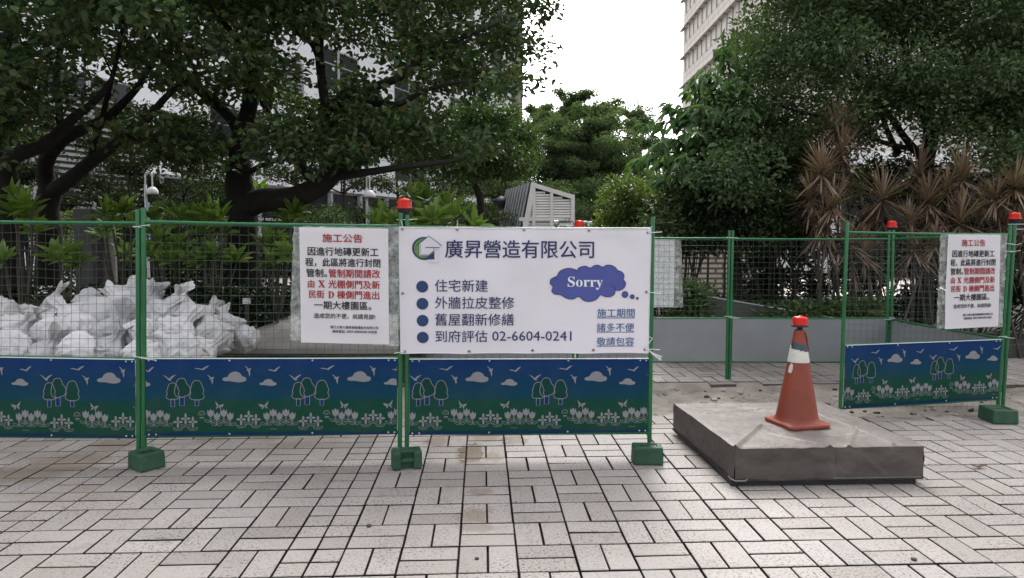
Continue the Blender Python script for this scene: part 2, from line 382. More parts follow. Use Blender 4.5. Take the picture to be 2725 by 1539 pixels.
# ================================================================== BUILDINGS
def facade_building():
    A0 = Vector((-16, 22, 0)); e = Vector((16.7, 38, 0)).normalized(); nrm = Vector((e.y, -e.x, 0))    # nrm points at the camera side
    L0, L1 = -14.5, 41.5; H = 46
    b = thing('office_building', A0, 'pale panel-clad office block with louvres and dark windows seen through the big dark trees', 'building')
    def W(s, z, o=0): return A0 + e*s + nrm*o + Vector((0, 0, z))
    rot = math.atan2(e.y, e.x)
    def bx(mb, s0, s1, z0, z1, o0, o1, mi=0): 
        c = W((s0+s1)/2, (z0+z1)/2, (o0+o1)/2); mb.box(c, (s1-s0, o1-o0, z1-z0), rot, mi)
    mb = MB(); bx(mb, L0, L1, 0, H, -14, -.35); mb.build('wall', panelwhite, b)
    # cladding panels with open joints
    mb = MB(); st = 4.2; pw = 1.75; win = set()
    nb = int((L1-L0-1.2)/pw)
    for f in range(0, 11):
        z0 = f*st
        for i in range(nb):
            s0 = L0 + i*pw; s1 = s0+pw-.025
            if f == 0: continue
            if (i % 4) in (1, 2) and f < 7 and f >= 1 and i > 7: 
                win.add((f, i)); bx(mb, s0, s1, z0+.01, z0+1.0, -.35, -.02); bx(mb, s0, s1, z0+3.2, z0+st-.02, -.35, -.02)
            else:
                bx(mb, s0, s1, z0+.01, z0+2.08, -.35, -.02); bx(mb, s0, s1, z0+2.11, z0+st-.02, -.35, -.02)
    mb.build('cladding_panel', panelwhite, b)
    proto = None
    for (f, i) in sorted(win):
        s = L0 + i*pw + pw/2; c = W(s, f*st + 2.1, 0)
        if proto is None:
            mb = MB()
            m_ = Matrix.Identity(3)
            for (x, z, sx, sz) in ((0, -1.07, pw-.03, .08), (0, 1.07, pw-.03, .08), (-pw/2+.05, 0, .08, 2.06), (pw/2-.05, 0, .08, 2.06), (0, .3, pw-.2, .05)): mb.box((x, -.06, z), (sx, .14, sz), None, 0)
            me_o = mb.build('window', framegrey); me_o.parent = b
            mb = MB(); mb.box((0, -.10, 0), (pw-.16, .04, 2.04)); g = mb.build('pane', glass_dark); g.parent = me_o; proto = me_o; o = me_o
        else: o = copy_tree(proto, b)
        o.location = c - A0 - nrm*.16; o.rotation_euler = (0, 0, rot)
    # ground storey: dark glass lobby between pale posts
    mb = MB(); bx(mb, 3, L1-1.5, 0, 4.1, -.34, -.3); mb.build('lobby_glass', glass_dark, b)
    s = 3.2
    while s < L1-2:
        mb = MB(); bx(mb, s, s+.16, 0, 4.12, -.28, -.05); mb.build('lobby_post', framegrey, b); s += 2.6
    mb = MB(); bx(mb, 3, L1-1.5, 2.55, 2.67, -.26, -.12); mb.build('lobby_rail', framegrey, b)
    # louvre screen low on the wall
    for (s0, s1, z0, z1) in ((-3.2, 5.0, 1.9, 6.4), (-9, -3.4, 1.2, 2.7), (9.5, 14, 8.6, 10.2)):
        mb = MB(); k = z0
        bx(mb, s0, s1, z0-.05, z1+.05, -.02, .0, 1)
        while k < z1: bx(mb, s0, s1, k, k+.095, .003, .10); k += .2
        s_ = s0
        while s_ <= s1+.01: bx(mb, s_-.05, s_+.05, z0-.05, z1+.05, .0, .13); s_ += (s1-s0)/4
        mb.build('louver_screen', [steelgrey, ventdark], b)
    # the beige end column with small vents
    mb = MB(); bx(mb, L1-1.15, L1+.25, 0, H, -14.2, .12); mb.build('end_column', brown, b)
    for f in range(1, 9):
        mb = MB()
        for k in range(5): bx(mb, L1-2.1, L1-1.35, f*st+1.2+k*.2, f*st+1.3+k*.2, 0.0, .1)
        mb.build('vent', ventdark, b)
facade_building()

def tower():
    X, Z0, Z1, H, base = 24.35, 46, 101, 66, 23.1-4*5
    t = thing('office_tower', (X, (Z0+Z1)/2, 0), 'tall white tower with rows of sunshades above the drooping branch', 'tower')
    m, nt, b, L = newmat('tower_panel')
    tc = node(nt, 'ShaderNodeTexCoord'); sep = node(nt, 'ShaderNodeSeparateXYZ'); L(tc.outputs['Object'], sep.inputs[0])
    fr = math_(nt, 'FRACT', math_(nt, 'DIVIDE', sep.outputs[1], 2.1)); j = math_(nt, 'LESS_THAN', fr, .05)
    rowv = math_(nt, 'FRACT', math_(nt, 'DIVIDE', math_(nt, 'SUBTRACT', sep.outputs[2], base+1.35), 4.0)); j2 = math_(nt, 'LESS_THAN', rowv, .022)
    L(mixc(nt, math_(nt, 'MAXIMUM', j, j2), (.62, .58, .56), (.38, .355, .34)), b.inputs['Base Color']); b.inputs['Roughness'].default_value = .8; b.inputs['Specular IOR Level'].default_value = .05
    mb = MB(); mb.box((X+12, (Z0+Z1)/2, H/2), (24, Z1-Z0, H)); mb.build('wall', m, t)
    wp = pm('tower_glass', (.55, .52, .48), .6, .12, .4, spec=.08)  # reflected sky put into the pale window colour
    shade_m = pm('sunshade_panel', (.6, .56, .54), .8, .05, spec=.05); shade_d = pm('sunshade_rail', (.34, .315, .30), .8, .05, spec=.05)
    for k in range(16):
        z = base + 4*k
        if z > H-3: break
        mb = MB(); mb.box((X-.006, (Z0+Z1)/2, z-.95), (.05, Z1-Z0-.5, 1.75)); y = Z0+.9
        while y < Z1: mb.box((X-.06, y, z-.95), (.12, .12, 1.75), None, 1); y += 2.1
        mb.build('window_band', [wp, shade_d], t)
        mb = MB(); mb.box((X-.27, (Z0+Z1)/2, z+.12), (.48, Z1-Z0+.6, .05)); mb.box((X-.53, (Z0+Z1)/2, z+.12), (.05, Z1-Z0+.7, .08), None, 1)
        y = Z0+.9
        while y < Z1: mb.box((X-.28, y, z-.0), (.52, .07, .12), None, 1); y += 2.1
        mb.build('sunshade', [shade_m, shade_d], t)
tower()

def back_house():
    """low pale hall glimpsed behind the dense tree"""
    t = thing('pale_hall', (20, 34, 0), 'low pale hall glimpsed under the dense green tree behind the spiky plants', 'building')
    mb = MB(); mb.box((20.5, 40, 2.95), (9.5, 12, 5.9)); mb.build('wall', panelwhite, t)
    mb = MB(); mb.box((20.5, 33.6, 5.0), (10.5, 1.2, .35), None, 0); mb.box((20.5, 33.9, 2.4), (9, .3, 4.6), None, 1); mb.build('canopy', [brown, glass_dark], t)
back_house()

def brick_wall():
    m, nt, b, L = newmat('beige_brick')
    tc = node(nt, 'ShaderNodeTexCoord'); br = node(nt, 'ShaderNodeTexBrick')
    mp = node(nt, 'ShaderNodeMapping'); mp.inputs['Rotation'].default_value = (math.pi/2, 0, 0); L(tc.outputs['Object'], mp.inputs[0]); L(mp.outputs[0], br.inputs[0])
    br.inputs['Color1'].default_value = (.70, .60, .50, 1); br.inputs['Color2'].default_value = (.78, .68, .6, 1); br.inputs['Mortar'].default_value = (.16, .12, .1, 1)
    br.inputs['Scale'].default_value = 1; br.inputs['Mortar Size'].default_value = .03; br.inputs['Brick Width'].default_value = .42; br.inputs['Row Height'].default_value = .14
    L(br.outputs[0], b.inputs['Base Color']); b.inputs['Roughness'].default_value = .8
    t = MB(); t.box((5.4, 19.5, .95), (4.0, .3, 2.0)); o = t.build('brick_wall', m)
    tag(o, 'beige brick garden wall seen between the thin trunks of the tall hedge', 'wall')
brick_wall()

# ================================================================== STONE SLABS AND PLANTERS
def slab(name, label, top_pts, z0, z1, inset=.06):
    t = thing(name, (sum(p[0] for p in top_pts)/len(top_pts), sum(p[1] for p in top_pts)/len(top_pts), z0), label, 'bench')
    n = len(top_pts); c = Vector((t.location.x, t.location.y, 0))
    mb = MB(); vs = [Vector((p[0], p[1], z)) for z in (z1-.06, z1) for p in top_pts]
    mb.add(vs, [list(range(n, 2*n)), list(range(n))[::-1]] + [(i, (i+1) % n, n+(i+1) % n, n+i) for i in range(n)]); mb.build('stone_top', stone, t)
    mb = MB(); vs = [Vector((c.x+(p[0]-c.x)*(1-inset), c.y+(p[1]-c.y)*(1-inset), z)) for z in (z0, z1-.063) for p in top_pts]
    mb.add(vs, [list(range(n, 2*n)), list(range(n))[::-1]] + [(i, (i+1) % n, n+(i+1) % n, n+i) for i in range(n)]); mb.build('base', darkstone, t)
    return t
slab('stone_bench', 'broad grey stone slab on a dark base beside the sack heap', [(-3.42, 7.68), (-.95, 7.68), (-.75, 11.3), (-3.55, 11.3)], -.1, .42)
slab('stone_planter', 'grey stone slab half buried behind the sack heap', [(-9.6, 10.0), (-6.0, 9.8), (-5.0, 11.6), (-8.6, 13)], -.1, .62)
# wedge behind the back fence
t = thing('stone_wedge', (3.4, 9.5, -.09), 'dark sloping stone wedge standing among the low shrubs behind the grey boards', 'planter')
a = [(2.62, 9.25), (2.62, 10.4), (5.2, 10.4), (5.2, 9.25)]
mb = MB(); vs = [Vector((x, y, -.09)) for x, y in a] + [Vector((2.62, 9.25, .86)), Vector((2.62, 10.4, .86)), Vector((5.2, 10.4, .42)), Vector((5.2, 9.25, .42))]
mb.add(vs, [(0, 1, 2, 3), (4, 7, 6, 5), (0, 4, 5, 1), (1, 5, 6, 2), (2, 6, 7, 3), (3, 7, 4, 0)]); mb.build('body', greenstone, t)
mb = MB(); mb.tube([(2.6, 9.24, .875), (5.2, 9.24, .435)], .008, 6); mb.build('edge_strip', framegrey, t)
# dark planter wall beyond the paving
mb = MB(); mb.box((7.6, 9.75, .05), (4.6, .5, .3), None, 0, .015); tag(mb.build('planter_wall', darkstone), 'long low black planter wall behind the fence corner', 'planter')
mb = MB(); q = P(165, 640, 9.3)
mb = MB(); p0 = P(135, 866, 9.0)
# dark sign slab and pale post behind the sacks
def upright(name, label, cat, x0, x1, ytop, Y, th, mat, rnd):
    a, b_ = P(x0, ytop, Y), P(x1, ytop, Y); h = a.z + .09
    mb = MB()
    if rnd: mb.lathe([((b_.x-a.x)/2, -.09), ((b_.x-a.x)/2, h-.12), ((b_.x-a.x)/2*.97, h-.09)], ((a.x+b_.x)/2, Y, 0), 28)
    else: mb.box(((a.x+b_.x)/2, Y, h/2-.09), (b_.x-a.x, th, h), None, 0, .03)
    tag(mb.build(name, mat), label, cat)
upright('stone_slab_sign', 'tall dark stone slab standing upright behind the sack heap', 'sign', 202, 256, 555, 12.0, .22, darkstone, False)
upright('concrete_post', 'pale round concrete post beside the dark upright slab', 'post', 262, 303, 557, 12.3, .3, stone, True)
# ================================================================== FENCE PANELS
# the printed picture on the boards: one repeat, drawn in its own units (x along, y down, 1075 units to a repeat, 672 high)
def el(cx, cy, rx, ry, n=14, a0=0): return [(cx+rx*math.cos(2*math.pi*k/n+a0), cy+ry*math.sin(2*math.pi*k/n+a0)) for k in range(n)]
def cloud(x0, x1, y0, y1):
    w_, h = x1-x0, y1-y0
    c = [(0, .72), (.08, .55), (.22, .47), (.30, .2), (.45, .02), (.62, .02), (.76, .2), (.82, .42), (.95, .52), (1, .72), (.92, .92), (.7, 1), (.5, .95), (.3, .88), (.1, .88)]
    return catmull([(x0+a*w_, y0+b*h) for a, b in c], 3, True)
def bird(x0, x1, y0, y1, kind):
    g = {'gull': [(0, .05), (.18, .16), (.36, .42), (.47, .62), (.62, .3), (.8, .1), (1, 0), (.88, .22), (.72, .5), (.6, .8), (.66, .98), (.5, .95), (.42, .86), (.33, .6), (.16, .28)],
         'flat': [(0, .62), (.2, .55), (.4, .66), (.52, .74), (.66, .4), (.82, .14), (1, 0), (.92, .25), (.78, .58), (.66, .86), (.6, 1), (.5, .92), (.3, .8), (.12, .72)],
         'dive': [(0, 0), (.3, .1), (.6, .28), (.78, .26), (1, .2), (.92, .38), (.82, .5), (.86, .75), (.76, 1), (.64, .72), (.56, .5), (.3, .42), (.44, .3), (.2, .16)]}[kind]
    return [(x0+a*(x1-x0), y0+b*(y1-y0)) for a, b in g]
CROWN = [(.5, 0), (.72, .06), (.84, .24), (.9, .36), (.97, .5), (.9, .64), (1, .82), (.85, .95), (.5, 1), (.15, .95), (0, .82), (.1, .64), (.04, .5), (.12, .36), (.16, .2), (.28, .06)]
CROWNM = [(.45, 0), (.66, .06), (.78, .3), (.95, .45), (1, .68), (.86, .86), (.6, .94), (.4, 1), (.1, .92), (0, .7), (.06, .4), (.12, .2), (.24, .05)]
def crown(x0, x1, y0, y1, c=CROWN): return catmull([(x0+a*(x1-x0), y0+b*(y1-y0)) for a, b in c], 2, True)
def tulip(x, y):   # head with three points
    return [(x-27, y), (x-22, y+8), (x-14, y+18), (x-8, y+6), (x, y-4), (x+8, y+6), (x+14, y+18), (x+22, y+8), (x+27, y), (x+28, y+34), (x+20, y+56), (x, y+66), (x-20, y+56), (x-28, y+34)]
def leafpair(x, y, w=52, h=26):
    o = []
    for sg in (-1, 1): o.append(catmull([(x, y), (x+sg*w*.35, y-h*.62), (x+sg*w, y-h), (x+sg*w*.8, y-h*.25), (x+sg*w*.35, y+2)], 2, True))
    return o
def repeat_shapes():
    """-> list of (points, material index, outline width or None for a filled shape)"""
    s = []
    for b in (((275, 390, 203, 258), 'gull'), ((542, 672, 123, 165), 'flat'), ((648, 712, 203, 290), 'dive'), ((972, 1028, 125, 225), 'dive'), ((1170, 1280, 132, 180), 'flat')): s.append((bird(*b[0], b[1]), 0, None))
    s.append((cloud(780, 988, 178, 272), 0, None)); s.append((cloud(1098, 1248, 243, 303), 0, None))
    for (a, b, c, d) in ((345, 377, 412, 480), (418, 458, 395, 470), (548, 580, 420, 475)):
        r = [(a, c), (b, c), (b, d), (a, d)]; s.append((r, 2, None)); s.append((r, 0, 5.2))
    for k in ((375, 510, 233, 402, CROWNM), (303, 418, 272, 420, CROWN), (500, 627, 253, 425, CROWN)):
        c = crown(*k); s.append((c, 1, None)); s.append((c, 0, 5.5))
    for (a, b, fl) in ((712, 795, 0), (1092, 1188, 1)):
        w_ = b-a
        for pts in ([(.5, .55), (.1, .0), (.2, .5), (.35, .65)], [(.5, .5), (1, .35), (.85, .7), (.6, .7)], [(.5, .6), (.72, .8), (.7, 1), (.52, .8)], [(.48, .6), (.2, .7), (.18, .92), (.42, .75)]):
            s.append(([(a + ((1-x) if fl else x)*w_, 432 + y*78) for x, y in pts], 0, None))
    for grp in (((680, 507), (735, 535), (792, 507), (848, 535)), ((1163, 535), (1218, 507), (1272, 535), (1328, 507), (1383, 535))):
        for (x, y) in grp:
            s.append((tulip(x, y), 0, None)); s.append(([(x-4, y+64), (x-4, y+110)], 0, 4)); s.append(([(x+5, y+64), (x+5, y+110)], 0, 4))
            for lf in leafpair(x, y+112): s.append((lf, 0, 3.4))
    for grp in (((943, 594), (1007, 565), (1070, 594)), ((1478, 612), (1543, 583), (1605, 612))):
        for (x, y) in grp:
            for (dx, dy, rx, ry) in ((-22, 2, 19, 10), (22, 2, 19, 10), (0, -24, 10, 21), (0, 30, 10, 25)): s.append((el(x+dx, y+dy, rx, ry), 0, None))
            s.append((el(x, y+1, 6, 6, 8), 2, None))
            for lf in leafpair(x, y+74, 42, 24): s.append((lf, 0, 3.4))
    c = [(1680+25*math.cos(t), 546+24*math.sin(t)) for t in [R(a) for a in range(-200, 25, 15)]]; s.append((c + [(1704, 556)], 0, 5)); s.append(([(1656, 540), (1652, 552), (1660, 556)], 0, 4))
    s.append((bar(1664, 1700, 573, 580), 0, None)); s.append((bar(1662, 1698, 585, 588), 0, None))
    s.append((bar(1192, 1252, 680, 683), 0, None))
    return s
def bar(a, b, c, d): return [(a, c), (b, c), (b, d), (a, d)]
REPEAT = None
def text_shape(body, bold=0.0, shear=0.0):
    c = bpy.data.curves.new('lettering_curve', 'FONT'); c.body = body; c.size = 1; c.offset = 0; c.shear = shear; c.resolution_u = 2
    o = bpy.data.objects.new('lettering_curve', c); C.objects.link(o); bpy.context.view_layer.update()
    m = o.to_mesh(); v = [(p.co.x, p.co.y) for p in m.vertices]; f = [list(p.vertices) for p in m.polygons]; o.to_mesh_clear()
    bpy.data.objects.remove(o); bpy.data.curves.remove(c); return v, f
TXT = {}
def put_text(mb, body, x0, x1, y0, y1, fn, bold=0.0, mi=0, shear=0.0):
    k = (body, shear)
    if k not in TXT: TXT[k] = text_shape(body, 0, shear)
    v, f = TXT[k]; ax, bx_ = min(p[0] for p in v), max(p[0] for p in v); ay, by = min(p[1] for p in v), max(p[1] for p in v)
    q = bold*(y1-y0)     # heavier strokes: the glyphs laid down again a hair to each side
    for n_, (dx, dy) in enumerate(((0, 0),) if not bold else ((-q, 0), (q, 0), (0, q*.8), (0, -q*.8))):
        pts = [Vector(fn(x0+(x-ax)/(bx_-ax)*(x1-x0)+dx, y1-(y-ay)/(by-ay)*(y1-y0)+dy)) for x, y in v]
        mb.add([p + Vector((0, -.0004*n_, 0)) for p in pts], f, mi)
def ribbon(mb, pts, w_, fn, mi=0, closed=True):
    n = len(pts); L_, R_ = [], []
    for i in range(n):
        a = pts[(i-1) % n] if closed or i else pts[i]; b = pts[(i+1) % n] if closed or i < n-1 else pts[i]
        dx, dy = b[0]-a[0], b[1]-a[1]; q = math.hypot(dx, dy) or 1
        L_.append((pts[i][0]-dy/q*w_/2, pts[i][1]+dx/q*w_/2)); R_.append((pts[i][0]+dy/q*w_/2, pts[i][1]-dx/q*w_/2))
    m = n if closed else n-1
    mb.add([fn(*p) for p in L_+R_], [(i, (i+1) % n, n+(i+1) % n, n+i) for i in range(m)], mi)

def boardmat():
    m, nt, b, L = newmat('printed_board')
    uv = node(nt, 'ShaderNodeUVMap'); sep = node(nt, 'ShaderNodeSeparateXYZ'); L(uv.outputs[0], sep.inputs[0])
    tc = node(nt, 'ShaderNodeTexCoord')
    h = math_(nt, 'ADD', sep.outputs[1], math_(nt, 'MULTIPLY', math_(nt, 'SUBTRACT', noise_(nt, tc.outputs['Object'], 1.3, 3), .5), .10))
    c = ramp_(nt, h, [(0, (.003, .026, .072)), (.034, (.003, .026, .072)), (.045, (.004, .050, .032)), (.2, (.006, .055, .028)), (.46, (.004, .052, .042)), (.475, (.003, .048, .075)), (.75, (.003, .038, .100)), (1, (.003, .029, .135))])
    sp = noise_(nt, tc.outputs['Object'], 60, 5, .7); c = mixc(nt, ramp_(nt, sp, [(.70, (0,)*3), (.74, (.4,)*3)]), c, (.35, .38, .42))
    dust_tone = noise_(nt, tc.outputs['Object'], 3.2, 6, .7); c = mixc(nt, ramp_(nt, dust_tone, [(.45, (0,)*3), (.8, (.05,)*3)]), c, (.3, .3, .32))
    L(c, b.inputs['Base Color']); b.inputs['Roughness'].default_value = .5; b.inputs['Specular IOR Level'].default_value = .14
    bp = node(nt, 'ShaderNodeBump'); bp.inputs['Strength'].default_value = .12; bp.inputs['Distance'].default_value = .05; L(noise_(nt, tc.outputs['Object'], 2.2, 2), bp.inputs['Height']); L(bp.outputs[0], b.inputs['Normal'])
    return m
board_m = boardmat()

def fence(label, lt, lb, rt, rb, Yl, Yr, trail, tmid, tlow, board, shift=0, beam=.017, bulge=0, lp=True, rp=True, seed=0, ties=()):
    """one mesh fence panel on two tube posts. lt.. are where the post ends stand in the photo, Yl / Yr their distances"""
    global REPEAT
    A, B = (P(*lb, Yl), P(*lt, Yl)); Cc, D = (P(*rb, Yr), P(*rt, Yr))
    t = thing('mesh_fence', ((A.x+Cc.x)/2, (A.y+Cc.y)/2, min(A.z, Cc.z)), label, 'fence', 'green mesh fence panels round the works')
    def Q(s, v): return (A*(1-v)+B*v)*(1-s) + (Cc*(1-v)+D*v)*s
    ex = (Cc-A).normalized(); nrm = Vector((ex.y, -ex.x, 0)).normalized()
    if nrm.y > 0 and abs(nrm.y) > .3: nrm = -nrm
    Wd = (Cc-A).length; Ht = (B-A).length; r = random.Random(seed+5)
    for ok, s in ((lp, 0), (rp, 1)):
        if ok:
            mb = MB(); p0, p1 = Q(s, 0), Q(s, 1); mb.tube([p0, p0.lerp(p1, .5), p1-(p1-p0)*.004, p1], [beam, beam, beam, beam*.86], 12)
            for v in (.2, .33, .62, .85): mb.tube([Q(s, v)+nrm*beam*.9, Q(s, v)+nrm*(beam+.004)], .005, 6)
            mb.build('post', green, t)
    for k, v in enumerate((trail, tmid, tlow)):
        if v is None: continue
        if isinstance(v, tuple): v0, v1 = v
        else: v0 = v1 = v
        mb = MB(); a, b_ = Q(0, v0), Q(1, v1); sag = Vector((0, 0, -.004))
        mb.tube([a, a.lerp(b_, .33)+sag, a.lerp(b_, .66)+sag, b_], .0125, 8); mb.build('rail', green, t)
    # wire mesh
    mb = MB(); cell = .0635; nv = int(Wd/cell); v0m = tlow if not isinstance(tlow, tuple) else tlow[0]; vt = trail if not isinstance(trail, tuple) else trail[0]
    nh = int((vt-v0m)*Ht/cell)
    def wob(s, v):   # the mesh sits behind the board and bellies a little
        e = math.sin(math.pi*min(max(s, 0), 1))
        o = nrm*(-.012*e*bulge*math.sin(v*7+s*4) + .006*noise.noise(Vector((s*6, v*6, seed))))
        return o - nrm*.016 + ex*(.010*bulge*e*noise.noise(Vector((s*4, v*5, seed+9)))) + Vector((0, 0, .016*bulge*e*noise.noise(Vector((s*5, v*2.5, seed+4))) + .0025*noise.noise(Vector((s*9, v*9, seed)))))
    for i in range(1, nv+1):
        s = i/(nv+1); mb.tube([Q(s, v)+wob(s, v) for v in [v0m+(vt-v0m)*k/9 for k in range(10)]], .0014, 4, cap=False)
    for j in range(nh+1):
        v = v0m + (vt-v0m)*(j+.35)/(nh+.7)
        mb.tube([Q(s, v)+wob(s, v)+nrm*.003 for s in [k/12 for k in range(13)]], .0014, 4, cap=False)
    mb.build('wire_mesh', wire, t)
    # board
    (bt, bb, kind) = board
    bt0, bt1 = bt if isinstance(bt, tuple) else (bt, bt); bb0, bb1 = bb if isinstance(bb, tuple) else (bb, bb)
    pad = beam*1.15/Wd
    def BQ(u, v, o=0):    # u, v 0..1 on the board, v up
        s = pad + u*(1-2*pad)
        lo = Q(s, bb0*(1-s)+bb1*s); hi = Q(s, bt0*(1-s)+bt1*s)
        wv = .004*math.sin(u*9+seed)*math.sin(v*math.pi)
        return lo.lerp(hi, v) + nrm*(o+wv + (.016 if kind == 'print' else .010))
    n1, n2 = 24, 6; vs = [BQ(i/n1, j/n2) for j in range(n2+1) for i in range(n1+1)] + [BQ(i/n1, j/n2, -.004) for j in range(n2+1) for i in range(n1+1)]
    fs = [(j*(n1+1)+i, j*(n1+1)+i+1, (j+1)*(n1+1)+i+1, (j+1)*(n1+1)+i) for j in range(n2) for i in range(n1)]; K = (n1+1)*(n2+1)
    mb = MB(); mb.add(vs, fs + [tuple(K+q for q in f) for f in fs])
    bo = mb.build('board', [board_m if kind == 'print' else backboard], t)
    uvl = bo.data.uv_layers.new(name='UVMap')
    for lp_ in bo.data.loops:
        k = lp_.vertex_index % K; uvl.data[lp_.index].uv = ((k % (n1+1))/n1, (k//(n1+1))/n2)
    if kind == 'print':
        if REPEAT is None: REPEAT = repeat_shapes()
        X0, X1 = shift, shift+2160; mb = MB(); 
        for k in (-1, 0, 1, 2):
            for z, (pts, mi, wd) in enumerate(REPEAT):
                q = [(x+k*1075, y) for x, y in pts]
                if max(p[0] for p in q) <= X0+3 or min(p[0] for p in q) >= X1-3: continue
                lay = .0012 + .0003*(z % 3) + (.0008 if mi == 0 else 0)
                if len(q) and (q[0][1] > 500): lay = .0016
                fn = lambda x, y, lay=lay: BQ(min(max((x-X0)/2160, .002), .998), 1-(y-65)/672, lay)
                if wd is None:
                    mb.add([fn(*p) for p in q], [list(range(len(q)))], mi)
                else: ribbon(mb, q, wd, fn, 0, wd in (5.2, 5.5))
            put_x = 1680+k*1075
            if X0+20 < put_x < X1-20:
                put_text(mb, 'JS', put_x-13, put_x+15, 542, 562, lambda x, y: BQ((x-X0)/2160, 1-(y-65)/672, .003), .01)
        pr = mb.build('print', [printgrey, printteal, printnavy], bo)
        mb = MB(); mb.tube([BQ(.0, 1, .0), BQ(.5, 1.0, .0), BQ(1, 1, .0)], .0035, 6); mb.build('board_trim', alu, bo)
        for u in (.012, .04, .33, .66, .965, .99):
            for v in (.975, .022):
                mb = MB(); p = BQ(u, v, .001); mb.lathe([(.007, 0), (.006, .003), (.003, .004)], p, 10, M=(nrm.to_track_quat('Z', 'Y')).to_matrix()); mb.build('rivet', rivet, bo)
    for (s, v) in ties:
        mb = MB(); p = Q(s, v); c = [p + Vector((math.cos(a)*(beam+.006)*1.6, math.sin(a)*(beam+.004), .004*math.sin(a*2))) for a in [2*math.pi*k/14 for k in range(15)]]
        mb.tube(c, .0028, 5); mb.tube([p+nrm*(beam+.004), p+nrm*(beam+.02)+ex*.045+Vector((0, 0, .012*r.uniform(-1, 1))), p+nrm*.03+ex*.10+Vector((0, 0, .02*r.uniform(-1, 1)))], .0022, 5); mb.build('cable_tie', white_tie, t)
    return Q, nrm, ex
Q1, n1_, e1 = fence('mesh fence panel in front of the sack heap, running out of the picture', (-300, 549), (-292, 1198), (367.5, 558), (369.5, 1203), 4.97, 4.95, .945, (.397, .389), (.066, .063), ((.396, .388), (.064, .062), 'print'), shift=130-2160+1075-95, bulge=1.0, seed=1, ties=((1, .93), (1, .40)))
Q2, n2_, e2 = fence('mesh fence panel carrying the bagged notice beside the white banner', (382, 553), (384, 1202), (1067, 567), (1064, 1190), 4.95, 5.02, .944, .385, .064, ((.388, .386), (.066, .060), 'print'), shift=130, bulge=.35, seed=2, ties=((0, .39), (1, .72)))
Q3, n3_, e3 = fence('mesh fence panel behind the big white banner', (1083, 572), (1083, 1188), (1737, 577), (1728, 1186), 5.03, 5.13, .947, .381, .058, ((.383, .387), (.052, .062), 'print'), shift=282, seed=3, ties=())
Q4, n4_, e4 = fence('grey boarded fence panel whose mesh hangs below the banner edge', (1112, 609), (1115, 1010), (1528, 611), (1525, 1012), 8.05, 8.05, .947, .417, .128, ((.415), (.13), 'grey'), seed=4)
Q5, n5_, e5 = fence('grey boarded fence panel with the back of a notice on it', (1540, 611), (1536, 1012), (1941, 613), (1933, 1013), 8.05, 8.05, .947, .417, .128, (.415, .13, 'grey'), seed=5, ties=((1, .95), (1, .43)))
Q6, n6_, e6 = fence('grey boarded fence panel behind the orange cone', (1950, 613), (1941, 1013), (2366, 613), (2357, 1013), 8.05, 8.05, .943, .417, .128, (.415, .13, 'grey'), seed=6, ties=((0, .42), (1, .41)))
Q7, n7_, e7 = fence('grey boarded fence panel running from the far corner to the near red lamp', (2377, 613), (2368, 1013), (2700, 600), (2668, 1090), 8.05, 6.66, (.943, .952), (.412, .385), (.128, .10), ((.40, .378), (.13, .105), 'grey'), seed=7, ties=((0, .42),))
Q8, n8_, e8 = fence('short mesh fence panel with a printed board and notice behind the covered box', (2255, 590), (2236, 1087), (2688, 600), (2655, 1090), 6.45, 6.60, (.943, .951), (.342, .385), (.0, .06), ((.342, .386), (.0, .062), 'print'), shift=200, seed=8, ties=((1, .90), (1, .86), (1, .40)))

# bases
def base_block(label, corner, left, right, h, handle=False, seed=0):
    c = G(*corner); a = G(*left)-c; b = G(*right)-c
    la, lb = a.length, b.length; ux = b.normalized(); uy = Vector((-ux.y, ux.x, 0))
    if uy.dot(a) < 0: uy = -uy
    o = c + b/2 + uy*la/2
    t = thing('fence_base', (o.x, o.y, 0), label, 'fence base', 'green plastic fence bases')
    rot = math.atan2(ux.y, ux.x)
    bm = bmesh.new(); bmesh.ops.create_cube(bm, size=1)
    for v in bm.verts:
        k = .95 if v.co.z > 0 else 1
        v.co = Vector((v.co.x*lb*k, v.co.y*la*k, (v.co.z+.5)*h))
    bmesh.ops.bevel(bm, geom=bm.edges[:], offset=.016, segments=3, profile=.6, affect='EDGES')
    # recess in the top
    top = max(bm.faces, key=lambda f: f.calc_center_median().z + f.calc_area())
    r1 = bmesh.ops.inset_region(bm, faces=[top], thickness=.022, depth=0); r2 = bmesh.ops.inset_region(bm, faces=[top], thickness=.006, depth=-.010)
    if False:
        fr = min((f for f in bm.faces if abs(f.normal.y) > .9 and f.calc_area() > .005), key=lambda f: f.calc_center_median().y)
        bmesh.ops.inset_region(bm, faces=[fr], thickness=.03, depth=0); bmesh.ops.inset_region(bm, faces=[fr], thickness=.012, depth=-.045)
    bm.verts.index_update(); M = Matrix.Rotation(rot, 3, 'Z')
    mb = MB()
    if handle:     # two thick ends, a set-back core and a grip bar between them
        for s_ in (-1, 1): mb.box(o + M @ Vector((s_*lb*.36, 0, h/2)), (lb*.30, la, h), rot, 0, .018)
        mb.box(o + M @ Vector((0, la*.16, h*.49)), (lb*.46, la*.62, h*.97), rot, 0, .004); mb.box(o + M @ Vector((0, -la*.05, h*.93)), (lb*.46, la*.55, h*.13), rot, 0, .006)
    else: mb.add([o + M @ v.co for v in bm.verts], [[v.index for v in f.verts] for f in bm.faces])
    bm.free(); mb.build('block', greenplastic, t)
    if handle:
        mb = MB(); mb.box(o + M @ Vector((0, -la/2*.97+.022, h*.50)), (lb*.45, .03, .028), rot, 0, .008); mb.build('handle', greenplastic, t)
    mb = MB(); q = o + Vector((0, 0, h-.014)); mb.box(q, (.10, .05, .012), rot, 0, .003); mb.build('socket', black, t)
    return t
